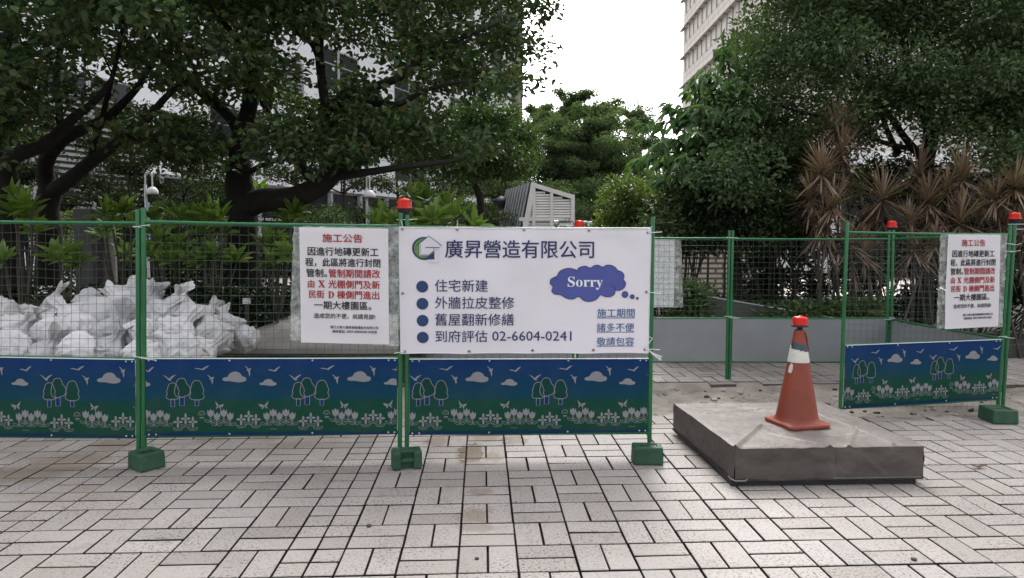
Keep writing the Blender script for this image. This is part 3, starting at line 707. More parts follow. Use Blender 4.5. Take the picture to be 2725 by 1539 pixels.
base_block('green plastic base turned cornerwise under the doubled posts by the sacks', (374, 1261), (315.5, 1253), (443, 1243), .125, seed=1)
base_block('green plastic base at the far end of the fence, past the sack heap', (-262, 1262), (-318, 1253), (-195, 1250), .125, seed=5)
base_block('green plastic base with a carrying handle under the corner of the banner', (1046, 1256), (1022, 1243), (1124, 1249), .135, True, seed=2)
base_block('green plastic base standing alone at the free end of the banner panel', (1685, 1239), (1666, 1222), (1767, 1240), .13, seed=3)
base_block('scuffed green plastic base under the posts with the near red lamp', (2643, 1130), (2607, 1112), (2713, 1131), .125, seed=4)

# red warning lamps
def beacon(label, px, ytop, ybot, Y, ymount=None, wide=1.0):
    a, b = P(px, ytop, Y), P(px, ybot, Y); h = a.z-b.z
    r = h*.66*wide; x, y, z = b.x, b.y, b.z
    t = thing('warning_lamp', (x, y, z), label, 'warning lamp', 'red warning lamps')
    mb = MB(); mb.lathe([(r*1.12, 0), (r*1.15, .004), (r*1.12, h*.16), (r*.95, h*.18)], (x, y, z), 28); mb.build('rim', red_base, t)
    prof = [(r*.95, h*.18)]
    for k in range(7): zz = h*(.22+.085*k); prof += [(r*(.985-.015*k), zz), (r*(.985-.015*k), zz+h*.05), (r*(.94-.015*k), zz+h*.066)]
    prof += [(r*.80, h*.88), (r*.55, h*.94), (r*.16, h*.96), (r*.14, h*1.02), (r*.02, h*1.04)]
    mb = MB(); mb.lathe(prof, (x, y, z), 28); mb.build('lens', red_lens, t)
    if ymount:
        m_ = P(px, ymount, Y).z
        mb = MB(); mb.lathe([(r*.62, m_-z), (r*.62, -.05), (r*.8, -.02), (r*1.0, -.004), (r*1.0, 0)], (x, y, z), 20); mb.build('mount', black, t)
        for k in (.35, .7):
            zz = z*(1-k)+m_*k; mb = MB(); mb.tube([(x+math.cos(q)*(r*.66+.02), y+math.sin(q)*(r*.66+.01), zz) for q in [2*math.pi*i/16 for i in range(17)]], .0028, 5); mb.tube([(x+r*.7, y-.02, zz), (x+r*1.9, y-.04, zz+.003)], .0024, 5); mb.build('cable_tie', white_tie, t)
    return t
beacon('red ribbed warning lamp strapped above the corner of the white banner', 1075.5, 527, 556, 5.06, 640)
beacon('red warning lamp peeping over the banner in front of the white cabinet', 1541, 586, 606, 8.1, 640)
beacon('red warning lamp on the fence corner among the spiky plants', 2373, 587, 606, 8.1, 650)
beacon('orange red warning lamp on the posts beside the smaller notice', 2700, 565, 584, 6.72, 622, 1.15)

# ================================================================== BANNER
BTL, BTR, BBR, BBL = P(1062.6, 605, 4.98), P(1731, 609, 5.075), P(1725, 939.5, 5.075), P(1067, 940.5, 4.98)
BN = Vector((-(BTR-BTL).y*-1, -(BTR-BTL).x, 0)).normalized()
def BAN(u, v, o=0.0):   # v down
    p = (BTL*(1-u)+BTR*u)*(1-v) + (BBL*(1-u)+BBR*u)*v
    e = 0
    for k in (0, .25, .5, .74, 1): e += math.exp(-((u-k)/.05)**2)
    wv = .009*math.sin(u*5.1+.6)*math.sin(v*2.6+.3) + .005*math.sin(u*13+v*5) + .006*noise.noise(Vector((u*3.2, v*2, 2)))
    wv += .004*math.sin((u*2.5-v*1.6)*9)*math.exp(-v*3)
    edge = -.006*(1-min(1, e))*(math.exp(-v*14)-math.exp(-(1-v)*14)*.7)
    return p + BN*(wv+o+.012) + Vector((0, 0, edge))
t = thing('banner', BBL.lerp(BBR, .5), 'large white vinyl banner with blue writing and a cloud saying Sorry', 'banner')
n1, n2 = 90, 44
mb = MB(); mb.add([BAN(i/n1, j/n2) for j in range(n2+1) for i in range(n1+1)], [(j*(n1+1)+i, j*(n1+1)+i+1, (j+1)*(n1+1)+i+1, (j+1)*(n1+1)+i) for j in range(n2) for i in range(n1)], smooth=True)
sheet = mb.build('sheet', vinyl, t)
mb = MB()
for (a, b_) in (((0, 0), (1, 0)), ((0, 1), (1, 1))): mb.tube([BAN(a[0]+(b_[0]-a[0])*k/60, a[1], -.001) for k in range(61)], .005, 6)
for u in (0, 1): mb.tube([BAN(u, k/30, -.001) for k in range(31)], .004, 6)
mb.build('hem', vinyl, sheet)
bf = lambda X, Y, o=.0045: BAN((X-15)/2008, (Y-322)/1010, o)
mb = MB(); put_text(mb, '廣昇營造有限公司', 375, 1565, 420, 562, bf, .012); mb.build('headline', inknavy, sheet)
mb = MB()
for s_, x0, x1, y0, y1 in (('住宅新建', 292, 712, 736, 834), ('外牆拉皮整修', 292, 925, 872, 970), ('舊屋翻新修繕', 292, 922, 1008, 1106), ('到府評估', 292, 708, 1144, 1240), ('02-6604-0241', 747, 1388, 1152, 1230)): put_text(mb, s_, x0, x1, y0, y1, bf, .006)
mb.build('service_list', inknavy, sheet)
for y in (793, 930, 1066, 1202):
    mb = MB(); pts = [(192, y)] + el(192, y, 24, 24, 28) + el(192, y, 47, 47, 28); mb.add([bf(*p) for p in pts], [(0, 1+k, 1+(k+1) % 28) for k in range(28)] + [(1+k, 29+k, 29+(k+1) % 28, 1+(k+1) % 28) for k in range(28)]); mb.build('bullet', inkdot, sheet)
mb = MB()
for s_, x0, x1, y0, y1 in (('施工期間', 1597, 1903, 968, 1040), ('諸多不便', 1595, 1901, 1086, 1156), ('敬請包容', 1595, 1903, 1202, 1272)):
    put_text(mb, s_, x0, x1, y0, y1, bf, .006)
    mb.add([bf(x, y) for y in (y1+2, y1+7) for x in [x0+(x1-x0)*k/10 for k in range(11)]], [(k, k+1, 12+k, 11+k) for k in range(10)])
mb.build('apology_text', inksteel, sheet)
# cloud: outline of bumps, filled from the centre
CL = [(1268, 705), (1290, 668), (1340, 645), (1390, 645), (1425, 660), (1450, 635), (1500, 625), (1535, 640), (1570, 620), (1605, 618), (1635, 632), (1670, 616), (1715, 620), (1745, 640), (1757, 658), (1795, 672), (1812, 705), (1805, 730), (1825, 760), (1815, 795), (1780, 820), (1742, 822), (1735, 850), (1700, 872), (1655, 870), (1620, 858), (1590, 892), (1540, 911), (1490, 905), (1445, 872), (1400, 892), (1345, 885), (1300, 858), (1250, 852), (1226, 825), (1235, 793), (1213, 765), (1220, 730), (1245, 716)]
CLs = catmull(CL, 3, True); cx_, cy_ = 1518, 765
def fan(mb, outline, c, fn, rings=(0.33, .66, 1.0), mi=0):
    n = len(outline); vs = [fn(*c)]
    for r_ in rings: vs += [fn(c[0]+(x-c[0])*r_, c[1]+(y-c[1])*r_) for x, y in outline]
    fs = [(0, 1+k, 1+(k+1) % n) for k in range(n)]
    for q in range(len(rings)-1): fs += [(1+q*n+k, 1+(q+1)*n+k, 1+(q+1)*n+(k+1) % n, 1+q*n+(k+1) % n) for k in range(n)]
    mb.add(vs, fs, mi)
mb = MB(); fan(mb, CLs, (cx_, cy_), bf, (.25, .5, .75, 1)); bf2 = lambda X, Y: bf(X, Y, .0060)
ribbon(mb, CLs, 5, bf2, 1)
for c in (el(1820, 853, 25, 25, 20), el(1880, 871, 17, 17, 16), el(1922, 884, 9, 9, 12)): mb.add([bf(*p) for p in c], [list(range(len(c)))], 0); ribbon(mb, c, 5, bf2, 1)
for arc in (catmull([(1268, 705), (1262, 722), (1270, 740)], 4), catmull([(1425, 660), (1415, 652), (1400, 648)], 3), catmull([(1700, 775), (1735, 795), (1742, 822)], 4), catmull([(1757, 658), (1758, 668), (1752, 676)], 3)): ribbon(mb, arc, 4, bf2, 1, False)
mb.build('speech_cloud', [inkcloud, inknavy], sheet)
mb = MB(); put_text(mb, '𝐒𝐨𝐫𝐫𝐲', 1355, 1640, 710, 815, lambda X, Y: bf(X, Y, .0075)); mb.build('sorry_word', inkwhite, sheet)
# logo: green disc, white house, navy letter shape
mb = MB(); fan(mb, el(212, 488, 97, 92, 40), (212, 488), bf, (.5, 1), 1)
fan(mb, el(216, 488, 86, 82, 40), (216, 488), lambda X, Y: bf(X, Y, .0058), (.5, 1), 0)
f3 = lambda X, Y: bf(X, Y, .0070); f4 = lambda X, Y: bf(X, Y, .0084)
mb.add([f3(*p) for p in ((172, 455), (248, 392), (330, 452), (330, 486), (292, 500), (238, 545), (172, 545))], [list(range(7))], 2)
mb.add([f3(*p) for p in ((318, 500), (325, 600), (240, 600), (238, 572), (262, 545), (290, 500))], [list(range(6))], 2)
mb.add([f4(*p) for p in ((291, 505), (291, 576), (205, 576), (180, 566), (222, 562), (252, 550), (276, 530))], [list(range(7))], 1)
ribbon(mb, [(148, 465), (248, 388), (352, 467)], 5, f4, 1, False); ribbon(mb, [(170, 455), (170, 546), (246, 546)], 4, f4, 1, False); ribbon(mb, [(180, 452), (180, 538), (240, 538)], 3, f4, 1, False)
ribbon(mb, [(222, 481), (332, 481)], 6, f4, 1, False); ribbon(mb, [(288, 481), (286, 506), (270, 534), (240, 556)], 4, f4, 1, False)
mb.build('logo', [inkgreen, inknavy, vinyl], sheet)
for (u, v, tail) in ((.012, .012, 1), (.227, .014, 1), (.491, .014, 1), (.751, .016, 1), (.987, .03, 2), (.011, .52, 0), (.987, .505, 3), (.016, .985, 4), (.272, .982, 0), (.527, .978, 0), (.773, .975, 0), (.985, .97, 5)):
    mb = MB(); q = BN.to_track_quat('Z', 'Y').to_matrix(); mb.lathe([(.0125, .001), (.0125, .0035), (.009, .0055), (.0062, .004), (.006, .001)], BAN(u, v, .001), 16, 0, True, q); mb.lathe([(.0058, .002), (.004, .0036)], BAN(u, v, .001), 10, 1, True, q)
    mb.build('eyelet', [rivet, black], sheet)
    p = BAN(u, v, .008); mb = MB(); rr = random.Random(int(u*100+v*10)); up = Vector((0, 0, 1)); ex = Vector((1, 0, 0))
    if tail == 1: mb.tube([p, p+up*.03+BN*-.01, p+up*.065+ex*rr.uniform(-.01, .004)], .0022, 5)
    elif tail == 2: mb.tube([p, p+ex*.05+up*.0, p+ex*.10+up*.003], .0025, 5); mb.tube([p, p+up*.045+ex*.03], .0022, 5); mb.tube([p, p+up*.04-ex*.01], .0018, 5)
    elif tail == 3: mb.tube([p, p+ex*.05-up*.006, p+ex*.105-up*.016], .0022, 5)
    elif tail == 4: mb.tube([p, p-ex*.035-up*.004, p-ex*.075-up*.012], .003, 5)
    elif tail == 5:
        mb.tube([p, p+ex*.05+up*.002, p+ex*.11-up*.002], .0025, 5); mb.tube([p, p+ex*.03+up*.05, p+ex*.055+up*.085, p+ex*.03+up*.092], .003, 5)
        for k in range(14): a = rr.uniform(-.9, -.15); mb.tube([p+ex*.02, p+ex*.055-up*(.02+rr.random()*.02), p+ex*(.09+.045*rr.random())-up*(.03+.055*rr.random())], .0013, 4)
    if mb.v: mb.build('cable_tie', white_tie, sheet)

# ================================================================== NOTICES
def notice(label, TL, TR, BR, BL, YL, YR, film_px, back=False, seed=0, toward=1):
    c = [P(*TL, YL), P(*TR, YR), P(*BR, YR), P(*BL, YL)]
    ex = (c[1]-c[0]).normalized(); nrm = Vector((ex.y, -ex.x, 0)).normalized()
    def F(u, v, o=0):
        p = (c[0]*(1-u)+c[1]*u)*(1-v) + (c[3]*(1-u)+c[2]*u)*v
        return p + nrm*(toward*(.006*math.sin(u*4+seed)*math.sin(v*5+seed) + .005*noise.noise(Vector((u*3, v*4, seed)))) + o)
    t = thing('notice', (c[2]+c[3])/2, label, 'notice', 'notices in clear plastic bags tied to the fence')
    n1, n2 = 16, 22; mb = MB(); mb.add([F(i/n1, j/n2) for j in range(n2+1) for i in range(n1+1)], [(j*(n1+1)+i, j*(n1+1)+i+1, (j+1)*(n1+1)+i+1, (j+1)*(n1+1)+i) for j in range(n2) for i in range(n1)], smooth=True)
    pp = mb.build('paper', paper, t)
    so = -.004 if back else .0042
    def tf(X, Y): u = (X-320)/785; return F(1-u if back else u, (Y-155)/1017, so)
    k, r = MB(), MB()
    for body, x0, x1, yc, h, mbx in (('施工公告', 524, 875, 245, 74, r), ('因進行地磚更新工', 392, 1015, 362, 74, k), ('程，此區將進行封閉', 370, 1032, 458, 74, k), ('管制。', 376, 560, 552, 72, k), ('管制期間請改', 574, 1030, 552, 74, r),
                                 ('由', 388, 445, 648, 68, r), ('𝐗', 480, 540, 648, 60, r), ('光棚側門及新', 570, 1028, 648, 72, r), ('民街', 396, 530, 740, 70, r), ('𝐃', 566, 618, 742, 58, r), ('棟側門進出', 645, 1020, 740, 72, r),
                                 ('一期大樓園區。', 442, 950, 835, 72, k), ('造成您的不便，尚請見諒!', 437, 985, 930, 46, k), ('捷正公寓大廈管理維護股份有限公司', 582, 1010, 1027, 25, k), ('連絡電話：', 598, 722, 1065, 25, k), ('𝟐𝟔𝟓𝟓-𝟑𝟎𝟗𝟑#𝟏𝟎𝟓', 728, 912, 1065, 21, k), ('中控室', 920, 998, 1065, 25, k)):
        put_text(mbx, body, x0, x1, yc-h/2, yc+h/2, tf, .021 if h > 50 else .014)
    if back:
        km, rm = pm('faint_ink', (.50, .49, .53), .6, .05), pm('faint_red_ink', (.60, .47, .49), .6, .05)
    else: km, rm = ink, inkred
    k.build('black_lettering', km, pp); r.build('red_lettering', rm, pp)
    # bag
    d = [P(*q, Y) for q, Y in zip(film_px, (YL, YR, YR, YL))]
    n1, n2 = 30, 36; vs = []
    for j in range(n2+1):
        for i in range(n1+1):
            u, v = i/n1, j/n2; p = (d[0]*(1-u)+d[1]*u)*(1-v) + (d[3]*(1-u)+d[2]*u)*v
            ed = min(u, 1-u, v, 1-v); wv = noise.fractal(Vector((u*9, v*12, seed*3)), 1, 2, 4)
            vs.append(p + nrm*(toward*(-.016 + .010*wv)) + ex*(.010*noise.noise(Vector((v*14, seed, u*3)))*(1 if ed < .03 else 0)) + Vector((0, 0, .007*noise.noise(Vector((u*12, seed+3, 1)))*(1 if ed < .03 else 0))))
    mb = MB(); mb.add(vs, [(j*(n1+1)+i, j*(n1+1)+i+1, (j+1)*(n1+1)+i+1, (j+1)*(n1+1)+i) for j in range(n2) for i in range(n1)], smooth=True); mb.build('plastic_bag', film, t)
notice('white notice with red and black writing bagged on the fence beside the banner', (797, 605), (1032.6, 609), (1035.7, 917), (801, 912), 4.94, 4.97, ((779, 602), (1063, 604), (1061, 923), (770, 906)), seed=1)
notice('smaller white notice hanging on the short panel next to the end posts', (2523, 624), (2663, 625), (2656, 869), (2513.5, 876.5), 6.50, 6.55, ((2506, 623), (2685, 623), (2671, 871), (2495, 876)), seed=2)
notice('white notice seen from behind through the mesh next to the banner edge', (1652, 636), (1797, 637), (1793, 817), (1649, 817), 8.10, 8.10, ((1640, 635), (1812, 636), (1817, 818), (1640, 819)), back=True, seed=4, toward=-1)

# ================================================================== COVERED BOX AND CONE
tarp_m = None
def tarpmat():
    m, nt, b, L = newmat('grey_tarp')
    tc = node(nt, 'ShaderNodeTexCoord'); v = tc.outputs['Object']
    c = ramp_(nt, noise_(nt, v, 2.2, 6, .65), [(.3, (.062, .051, .046)), (.55, (.082, .069, .063)), (.75, (.108, .092, .085))])
    mp = node(nt, 'ShaderNodeMapping'); mp.inputs['Scale'].default_value = (9, 9, .7); L(v, mp.inputs[0])
    st = ramp_(nt, noise_(nt, mp.outputs[0], 1.6, 5, .6), [(.60, (0,)*3), (.72, (.8,)*3)])
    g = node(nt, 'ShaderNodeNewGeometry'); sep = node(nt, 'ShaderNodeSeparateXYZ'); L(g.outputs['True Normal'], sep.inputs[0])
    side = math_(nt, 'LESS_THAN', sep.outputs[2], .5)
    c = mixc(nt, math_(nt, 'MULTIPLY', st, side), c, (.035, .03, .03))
    dust_tone = math_(nt, 'MULTIPLY', ramp_(nt, noise_(nt, v, 5, 8, .75), [(.34, (.25,)*3), (.64, (.95,)*3)]), math_(nt, 'GREATER_THAN', sep.outputs[2], .5))  # pale dust on up-facing cloth, also standing in for the brighter toplight
    c = mixc(nt, dust_tone, c, (.205, .180, .165))
    L(c, b.inputs['Base Color']); b.inputs['Roughness'].default_value = .52; b.inputs['Specular IOR Level'].default_value = .35
    bp = node(nt, 'ShaderNodeBump'); bp.inputs['Strength'].default_value = .6; bp.inputs['Distance'].default_value = .03
    L(math_(nt, 'ADD', noise_(nt, v, 9, 8, .6), noise_(nt, v, 3, 4)), bp.inputs['Height']); L(bp.outputs[0], b.inputs['Normal']); return m
PH = .265
c0, c1, c2 = G(1955, 1296), G(2454, 1288), G(1791.5, 1155)
ux = (c1-c0); uy = (c2-c0); 
t = thing('covered_box', (c0+(ux+uy)/2), 'low box under a grey brown tarpaulin with the orange cone standing on it', 'covered box')
def BX(a, b, z): return c0 + ux*a + uy*b + Vector((0, 0, z))
mb = MB(); n = 120; ZT = PH; vs = []
def topz(a, b):
    z = ZT + .006*noise.fractal(Vector((a*4, b*4, 1)), 1, 2, 5)
    for (fa, fb, ga, gb, h) in ((.0, .0, .32, .42, .020), (.5, .0, .30, .25, .012), (.60, .0, .85, .35, .014), (.85, .02, .8, .75, .013), (.3, .95, .75, .55, .012), (.1, .7, .5, .8, .010), (1, .1, .72, .22, .012)):
        d = Vector((ga-fa, gb-fb)); L_ = d.length; d /= L_; q = Vector((a-fa, b-fb)); s_ = max(0, min(L_, q.dot(d))); z += h*math.exp(-((q-d*s_).length/.011)**2)*(1-s_/L_*.5)*1.3
    ed = min(a, 1-a, b, 1-b); z -= .006*math.exp(-ed/.012)
    if b < .06: z += .006*abs(noise.noise(Vector((a*11, 3, 0))))*math.exp(-b/.02) - .004*math.exp(-b/.01)
    return z
tp = [[BX(i/n, j/n, topz(i/n, j/n)) for i in range(n+1)] for j in range(n+1)]
mb.add([p for r_ in tp for p in r_], [(j*(n+1)+i, j*(n+1)+i+1, (j+1)*(n+1)+i+1, (j+1)*(n+1)+i) for j in range(n) for i in range(n)], smooth=True)
def side(edge, outv, seed):
    m = 16; vs = []
    for j in range(m+1):
        for i in range(n+1):
            p = edge[i]; s_ = j/m; z = p.z*(1-s_) + .035*s_
            o = .016*noise.fractal(Vector((i/n*5, s_*1.6, seed)), 1, 2, 4)*math.sin(min(1, s_*1.4)*math.pi*.8) + .008*math.exp(-((i/n-.62-.2*s_)/.02)**2)*s_*(1-s_)*3 + .004*math.sin(i*.3+seed)*math.exp(-s_*9)
            vs.append(Vector((p.x, p.y, z)) + outv*(o+.004*s_))
    mb.add(vs, [(j*(n+1)+i, j*(n+1)+i+1, (j+1)*(n+1)+i+1, (j+1)*(n+1)+i) for j in range(m) for i in range(n)], smooth=True)
oy = -Vector((-ux.y, ux.x, 0)).normalized(); ox = -ux.normalized()
side(tp[0], oy, 1); side([r_[0] for r_ in tp], ox, 2); side([r_[n] for r_ in tp], -ox, 3); side(tp[n], -oy, 4)
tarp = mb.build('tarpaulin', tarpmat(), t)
mb = MB(); mb.box((c0+(ux+uy)/2)+Vector((0, 0, .0225)), (ux.length-.02, uy.length-.02, .045), math.atan2(ux.y, ux.x)); mb.build('base_board', black, t)
mb = MB()
mb.tube([BX(k/20, -.006, .042+.004*math.sin(k)) for k in range(21)], .007, 6); mb.tube([BX(-.006, k/20, .042+.004*math.sin(k*1.3)) for k in range(21)], .007, 6); mb.build('hem_cord', black, t)
mb = MB(); mb.tube([BX(-.012, .05, .05), BX(-.02, .01, .052), BX(-.005, -.02, .048), BX(.05, -.018, .047), BX(.06, -.01, .055)], .005, 6); mb.build('rope_end', stone, t)
mb = MB(); mb.box(BX(.75, -.008, .052), (.60, .008, .008), math.atan2(ux.y, ux.x)); mb.build('batten', pm('dull_batten', (.13, .125, .12), .6), t)

CZ = PH+.004
kc = G(2120, 1128, CZ); ang = R(-3)
t = thing('traffic_cone', kc, 'orange red traffic cone with a white band and torn blue tape on the covered box', 'traffic cone')
M3 = Matrix.Rotation(ang, 3, 'Z'); M3 = Matrix.Rotation(R(14), 3, 'Z')
def sq(hs, rc, z, k=6):
    out = []
    for q in range(4):
        cx_, cy_ = [(1, 1), (-1, 1), (-1, -1), (1, -1)][q]; a0 = q*math.pi/2
        for i in range(k+1): a = a0+i/k*math.pi/2; out.append(kc + M3 @ Vector((cx_*(hs-rc)+math.cos(a)*rc, cy_*(hs-rc)+math.sin(a)*rc, z)))
    return out
mb = MB(); rings = [sq(.170, .045, 0), sq(.173, .045, .006), sq(.173, .045, .022), sq(.167, .045, .028)]; m = len(rings[0])
def circ(r_, z): return [kc + Vector((math.cos(a+R(14))*r_, math.sin(a+R(14))*r_, z)) for a in [2*math.pi*(k+.0)/m for k in range(m)]]
mb.add([p for r_ in rings for p in r_] + circ(.158, .036) + circ(.154, .046) + circ(.147, .062), [(q*m+k, q*m+(k+1) % m, (q+1)*m+(k+1) % m, (q+1)*m+k) for q in range(6) for k in range(m)], smooth=True); mb.build('foot', conered, t)
HC = .69
def rr_(z): return .147 + (.037-.147)*(z-.06)/(HC-.06)
mb = MB(); mb.lathe([(rr_(z), z) for z in [.06+(.63)*k/24 for k in range(25)]] + [(.034, HC+.008), (.026, HC+.012)], kc, 40); mb.build('body', conered, t)
zt0, zt1 = .465, .575
mb = MB(); vs = []; kk = 48
for j in range(5):
    for k in range(kk):
        a = 2*math.pi*k/kk; z = zt0 + (zt1-zt0)*j/4 + (-.030*math.sin(a*1.0+2.6)*.5*(j/4)); q = rr_(z)+.0012; vs.append(kc + Vector((q*math.cos(a), q*math.sin(a), z)))
mb.add(vs, [(j*kk+k, j*kk+(k+1) % kk, (j+1)*kk+(k+1) % kk, (j+1)*kk+k) for j in range(4) for k in range(kk)], smooth=True); mb.build('white_band', bandwhite, t)
mb = MB(); vs = []; n_ = 26
for j in range(3):
    for k in range(n_+1):
        a = R(188) + R(170)*k/n_; z = .592 - .035*(k/n_) + .010*noise.noise(Vector((k*.6, j, 1))) + (-.024+.024*j); q = rr_(z)+.0028; vs.append(kc + Vector((q*math.cos(a), q*math.sin(a), z)))
mb.add(vs, [(j*(n_+1)+k, j*(n_+1)+k+1, (j+1)*(n_+1)+k+1, (j+1)*(n_+1)+k) for j in range(2) for k in range(n_)], smooth=True); mb.build('torn_tape', tapeblue, t)
mb = MB()
for (za, zb, a0, a1) in ((.385, .46, 196, 222), (.592, .606, 200, 240)):
    vs = []; o_ = []
    for k in range(18):
        q = 2*math.pi*k/18; rad = .5*(1+.5*noise.noise(Vector((math.cos(q)*1.6, math.sin(q)*1.6, za*9)))); a = R((a0+a1)/2+(a1-a0)*rad*math.cos(q)); z = (za+zb)/2+(zb-za)*rad*math.sin(q); vs.append(kc + Vector(((rr_(z)+.0015)*math.cos(a), (rr_(z)+.0015)*math.sin(a), z)))
    mb.add(vs, [list(range(18))])
mb.build('scuff_patch', bandwhite, t)
mb = MB(); mb.tube([kc+Vector((.03, -.03, HC-.0)), kc+Vector((.046, -.028, HC-.05)), kc+Vector((.05, -.026, HC-.09)), kc+Vector((.062, -.03, HC-.14))], [.004, .006, .005, .003], 6); mb.build('tape_tail', conered, t)
# lamp sitting in the cone
b_ = P(2129, 873.5, kc.y); 
def cone_lamp():
    x, y, z = kc.x+.004, kc.y, kc.z+HC+.012; t = thing('warning_lamp', (x, y, z), 'red warning lamp plugged into the top of the orange cone', 'warning lamp', 'red warning lamps')
    mb = MB(); mb.lathe([(.019, -.02), (.019, .012), (.026, .016), (.026, .02)], (x, y, z), 20); mb.build('mount', black, t)
    mb = MB(); mb.lathe([(.058, .02), (.060, .024), (.060, .032), (.052, .034)], (x, y, z), 28); mb.build('rim', black, t)
    prof = [(.051, .034)]
    for k in range(6): zz = .037+.0085*k; prof += [(.0525, zz), (.0525, zz+.005), (.050, zz+.0068)]
    prof += [(.047, .091), (.030, .096), (.008, .097), (.006, .102), (.001, .103)]
    mb = MB(); mb.lathe(prof, (x, y, z), 28); mb.build('lens', red_lens, t)
cone_lamp()
# ================================================================== SACKS
sack_m = pm('white_sack', (.56, .555, .57), .6, .08, 5, .2, 30, spots=(4, .66, (.45, .42, .38), .35))
nt_ = sack_m.node_tree; oi_ = node(nt_, 'ShaderNodeObjectInfo'); b_ = nt_.nodes['Principled BSDF']; src_ = b_.inputs['Base Color'].links[0].from_socket
nt_.links.new(mixc(nt_, 1.0, src_, ramp_(nt_, oi_.outputs['Random'], [(0, (.70, .70, .71)), (.5, (.90, .895, .89)), (1, (1.12, 1.11, 1.12))]), 'MULTIPLY'), b_.inputs['Base Color'])   # some sacks are greyer than others
def sack_mesh(seed):
    """a plump half-filled sack: seam with two ears at the bottom, gathered neck and a short open frill"""
    r = random.Random(seed); nu, nv = 56, 44; vs = []
    neck = r.uniform(.52, .66); flare = r.uniform(.15, .5); lean = r.uniform(-.6, .6); k1 = r.randint(6, 9); PL = []
    for _ in range(15):
        q = Vector((r.gauss(0, 1), r.gauss(0, 1), r.gauss(0, 1))).normalized(); PL.append((q, r.uniform(.70, .95)))
    for i in range(nu+1):
        t_ = -1 + 2*i/nu
        for j in range(nv):
            a = 2*math.pi*j/nv; ca, sa = math.cos(a), math.sin(a)
            if t_ < neck:
                s_ = (t_+1)/(neck+1); prof = max(.05, (max(0, 1-abs(2*s_-.92)**2.4/1.0))**.5 if s_ < .96 else .3)
                up = prof; side_ = max(prof, .86*(1-s_/.22) if s_ < .22 else 0)
                if s_ > .62: q = ((s_-.62)/.38)**1.3; prof = prof*(1-q)+.30*q; side_ = prof; up = prof
                ry, rz = .195*side_, .165*up
            else:
                s_ = (t_-neck)/(1-neck); ry = .195*(.30+flare*.6*s_); rz = .165*(.30+.1*s_+.2*s_*flare)
            wnk = math.exp(-((t_-neck)/.34)**2)
            f = wnk*.20*math.sin(a*k1+seed+2.5*noise.noise(Vector((ca, sa, seed))))
            f += .10*noise.noise(Vector((t_*1.6+seed*3, ca*1.1, sa*1.1)))
            n1 = noise.noise(Vector((t_*2.2+seed, ca*1.7+sa*.6, sa*1.9-ca*.5))); f += .13*max(0, 1-abs(n1)*5.5)**1.5
            n2 = noise.noise(Vector((t_*3.6+seed*2, ca*2.8+sa, sa*2.8))); f -= .07*max(0, 1-abs(n2)*6)
            dv = Vector((t_*.8, ca*max(.2, 1-t_*t_), sa*max(.2, 1-t_*t_))).normalized(); fc = min(1.06, min(h/max(.12, dv.dot(q)) for q, h in PL)); w_ = min(1, max(0, (neck-t_)/.3)); f += (fc-1)*w_*1.0
            x = .25*t_ + (.035*math.sin(a*2+seed)*max(0, t_-neck)*2.4)
            y = ry*ca*(1+f); z = rz*sa*(1+f)
            if t_ > neck: z += lean*.16*(t_-neck)
            vs.append((x, y, z))
    me = bpy.data.meshes.new('woven_sack')
    fs = [(i*nv+j, i*nv+(j+1) % nv, (i+1)*nv+(j+1) % nv, (i+1)*nv+j) for i in range(nu) for j in range(nv)] + [list(range(nv))[::-1]]
    me.from_pydata(vs, [], fs); me.materials.append(sack_m); me.polygons.foreach_set('use_smooth', [True]*len(fs)); me.update(); return me
SM = [sack_mesh(k) for k in range(1, 9)]
# (px, py, distance, scale) row by row
SK = {'bottom': [(548, 930, 6.45, .95), (468, 925, 6.25, 1.0), (385, 930, 6.2, 1.0), (300, 925, 6.25, 1.05), (214, 932, 6.2, 1.0), (128, 938, 6.2, .95), (44, 925, 6.2, 1.05), (-45, 930, 6.2, 1.05)],
      'second': [(640, 896, 7.0, .85), (560, 880, 6.75, 1.0), (478, 876, 6.6, 1.05), (392, 882, 6.55, 1.0), (312, 874, 6.6, 1.05), (230, 880, 6.55, 1.0), (146, 885, 6.5, 1.0), (60, 872, 6.55, 1.1), (-30, 878, 6.6, 1.1)],
      'third': [(600, 862, 7.3, .9), (528, 846, 7.0, 1.0), (436, 832, 6.9, 1.05), (352, 836, 6.9, 1.05), (268, 834, 6.9, 1.05), (190, 838, 6.9, 1.0), (22, 838, 6.95, 1.1)],
      'upper': [(545, 836, 7.4, .9), (472, 812, 7.3, 1.0), (395, 800, 7.2, 1.0), (318, 802, 7.2, 1.0), (245, 812, 7.3, .95)],
      'topmost': [(392, 786, 7.4, .95), (330, 786, 7.4, .95)]}
ORD = ['first', 'second', 'third', 'fourth', 'fifth', 'sixth', 'seventh', 'eighth', 'ninth', 'tenth']
def sacks():
    r = random.Random(21); q = 0
    for row, lst in SK.items():
        for k, (px, py, Y, sc) in enumerate(lst):
            o = bpy.data.objects.new('rubble_sack', SM[q % 8]); C.objects.link(o); q += 1
            o.location = P(px, py, Y); sc *= .90
            o.scale = (sc*r.uniform(.95, 1.1), sc*r.uniform(1.0, 1.2), sc*r.uniform(1.0, 1.15))
            up = row in ('upper', 'topmost')
            lying = r.random() < .38
            o.rotation_euler = (r.uniform(-.5, .5), r.uniform(-.35, .25) if lying else r.uniform(-1.25, -.35), (math.pi/2 + r.uniform(-.6, .6)) if lying else r.choice([r.uniform(-.5, .9), r.uniform(2.2, 3.6)]))
            tag(o, f'white woven sack, {ORD[k]} from the stone slab in the {row} row of the heap', 'sack', 'white woven sacks of rubble heaped behind the fence')
sacks()
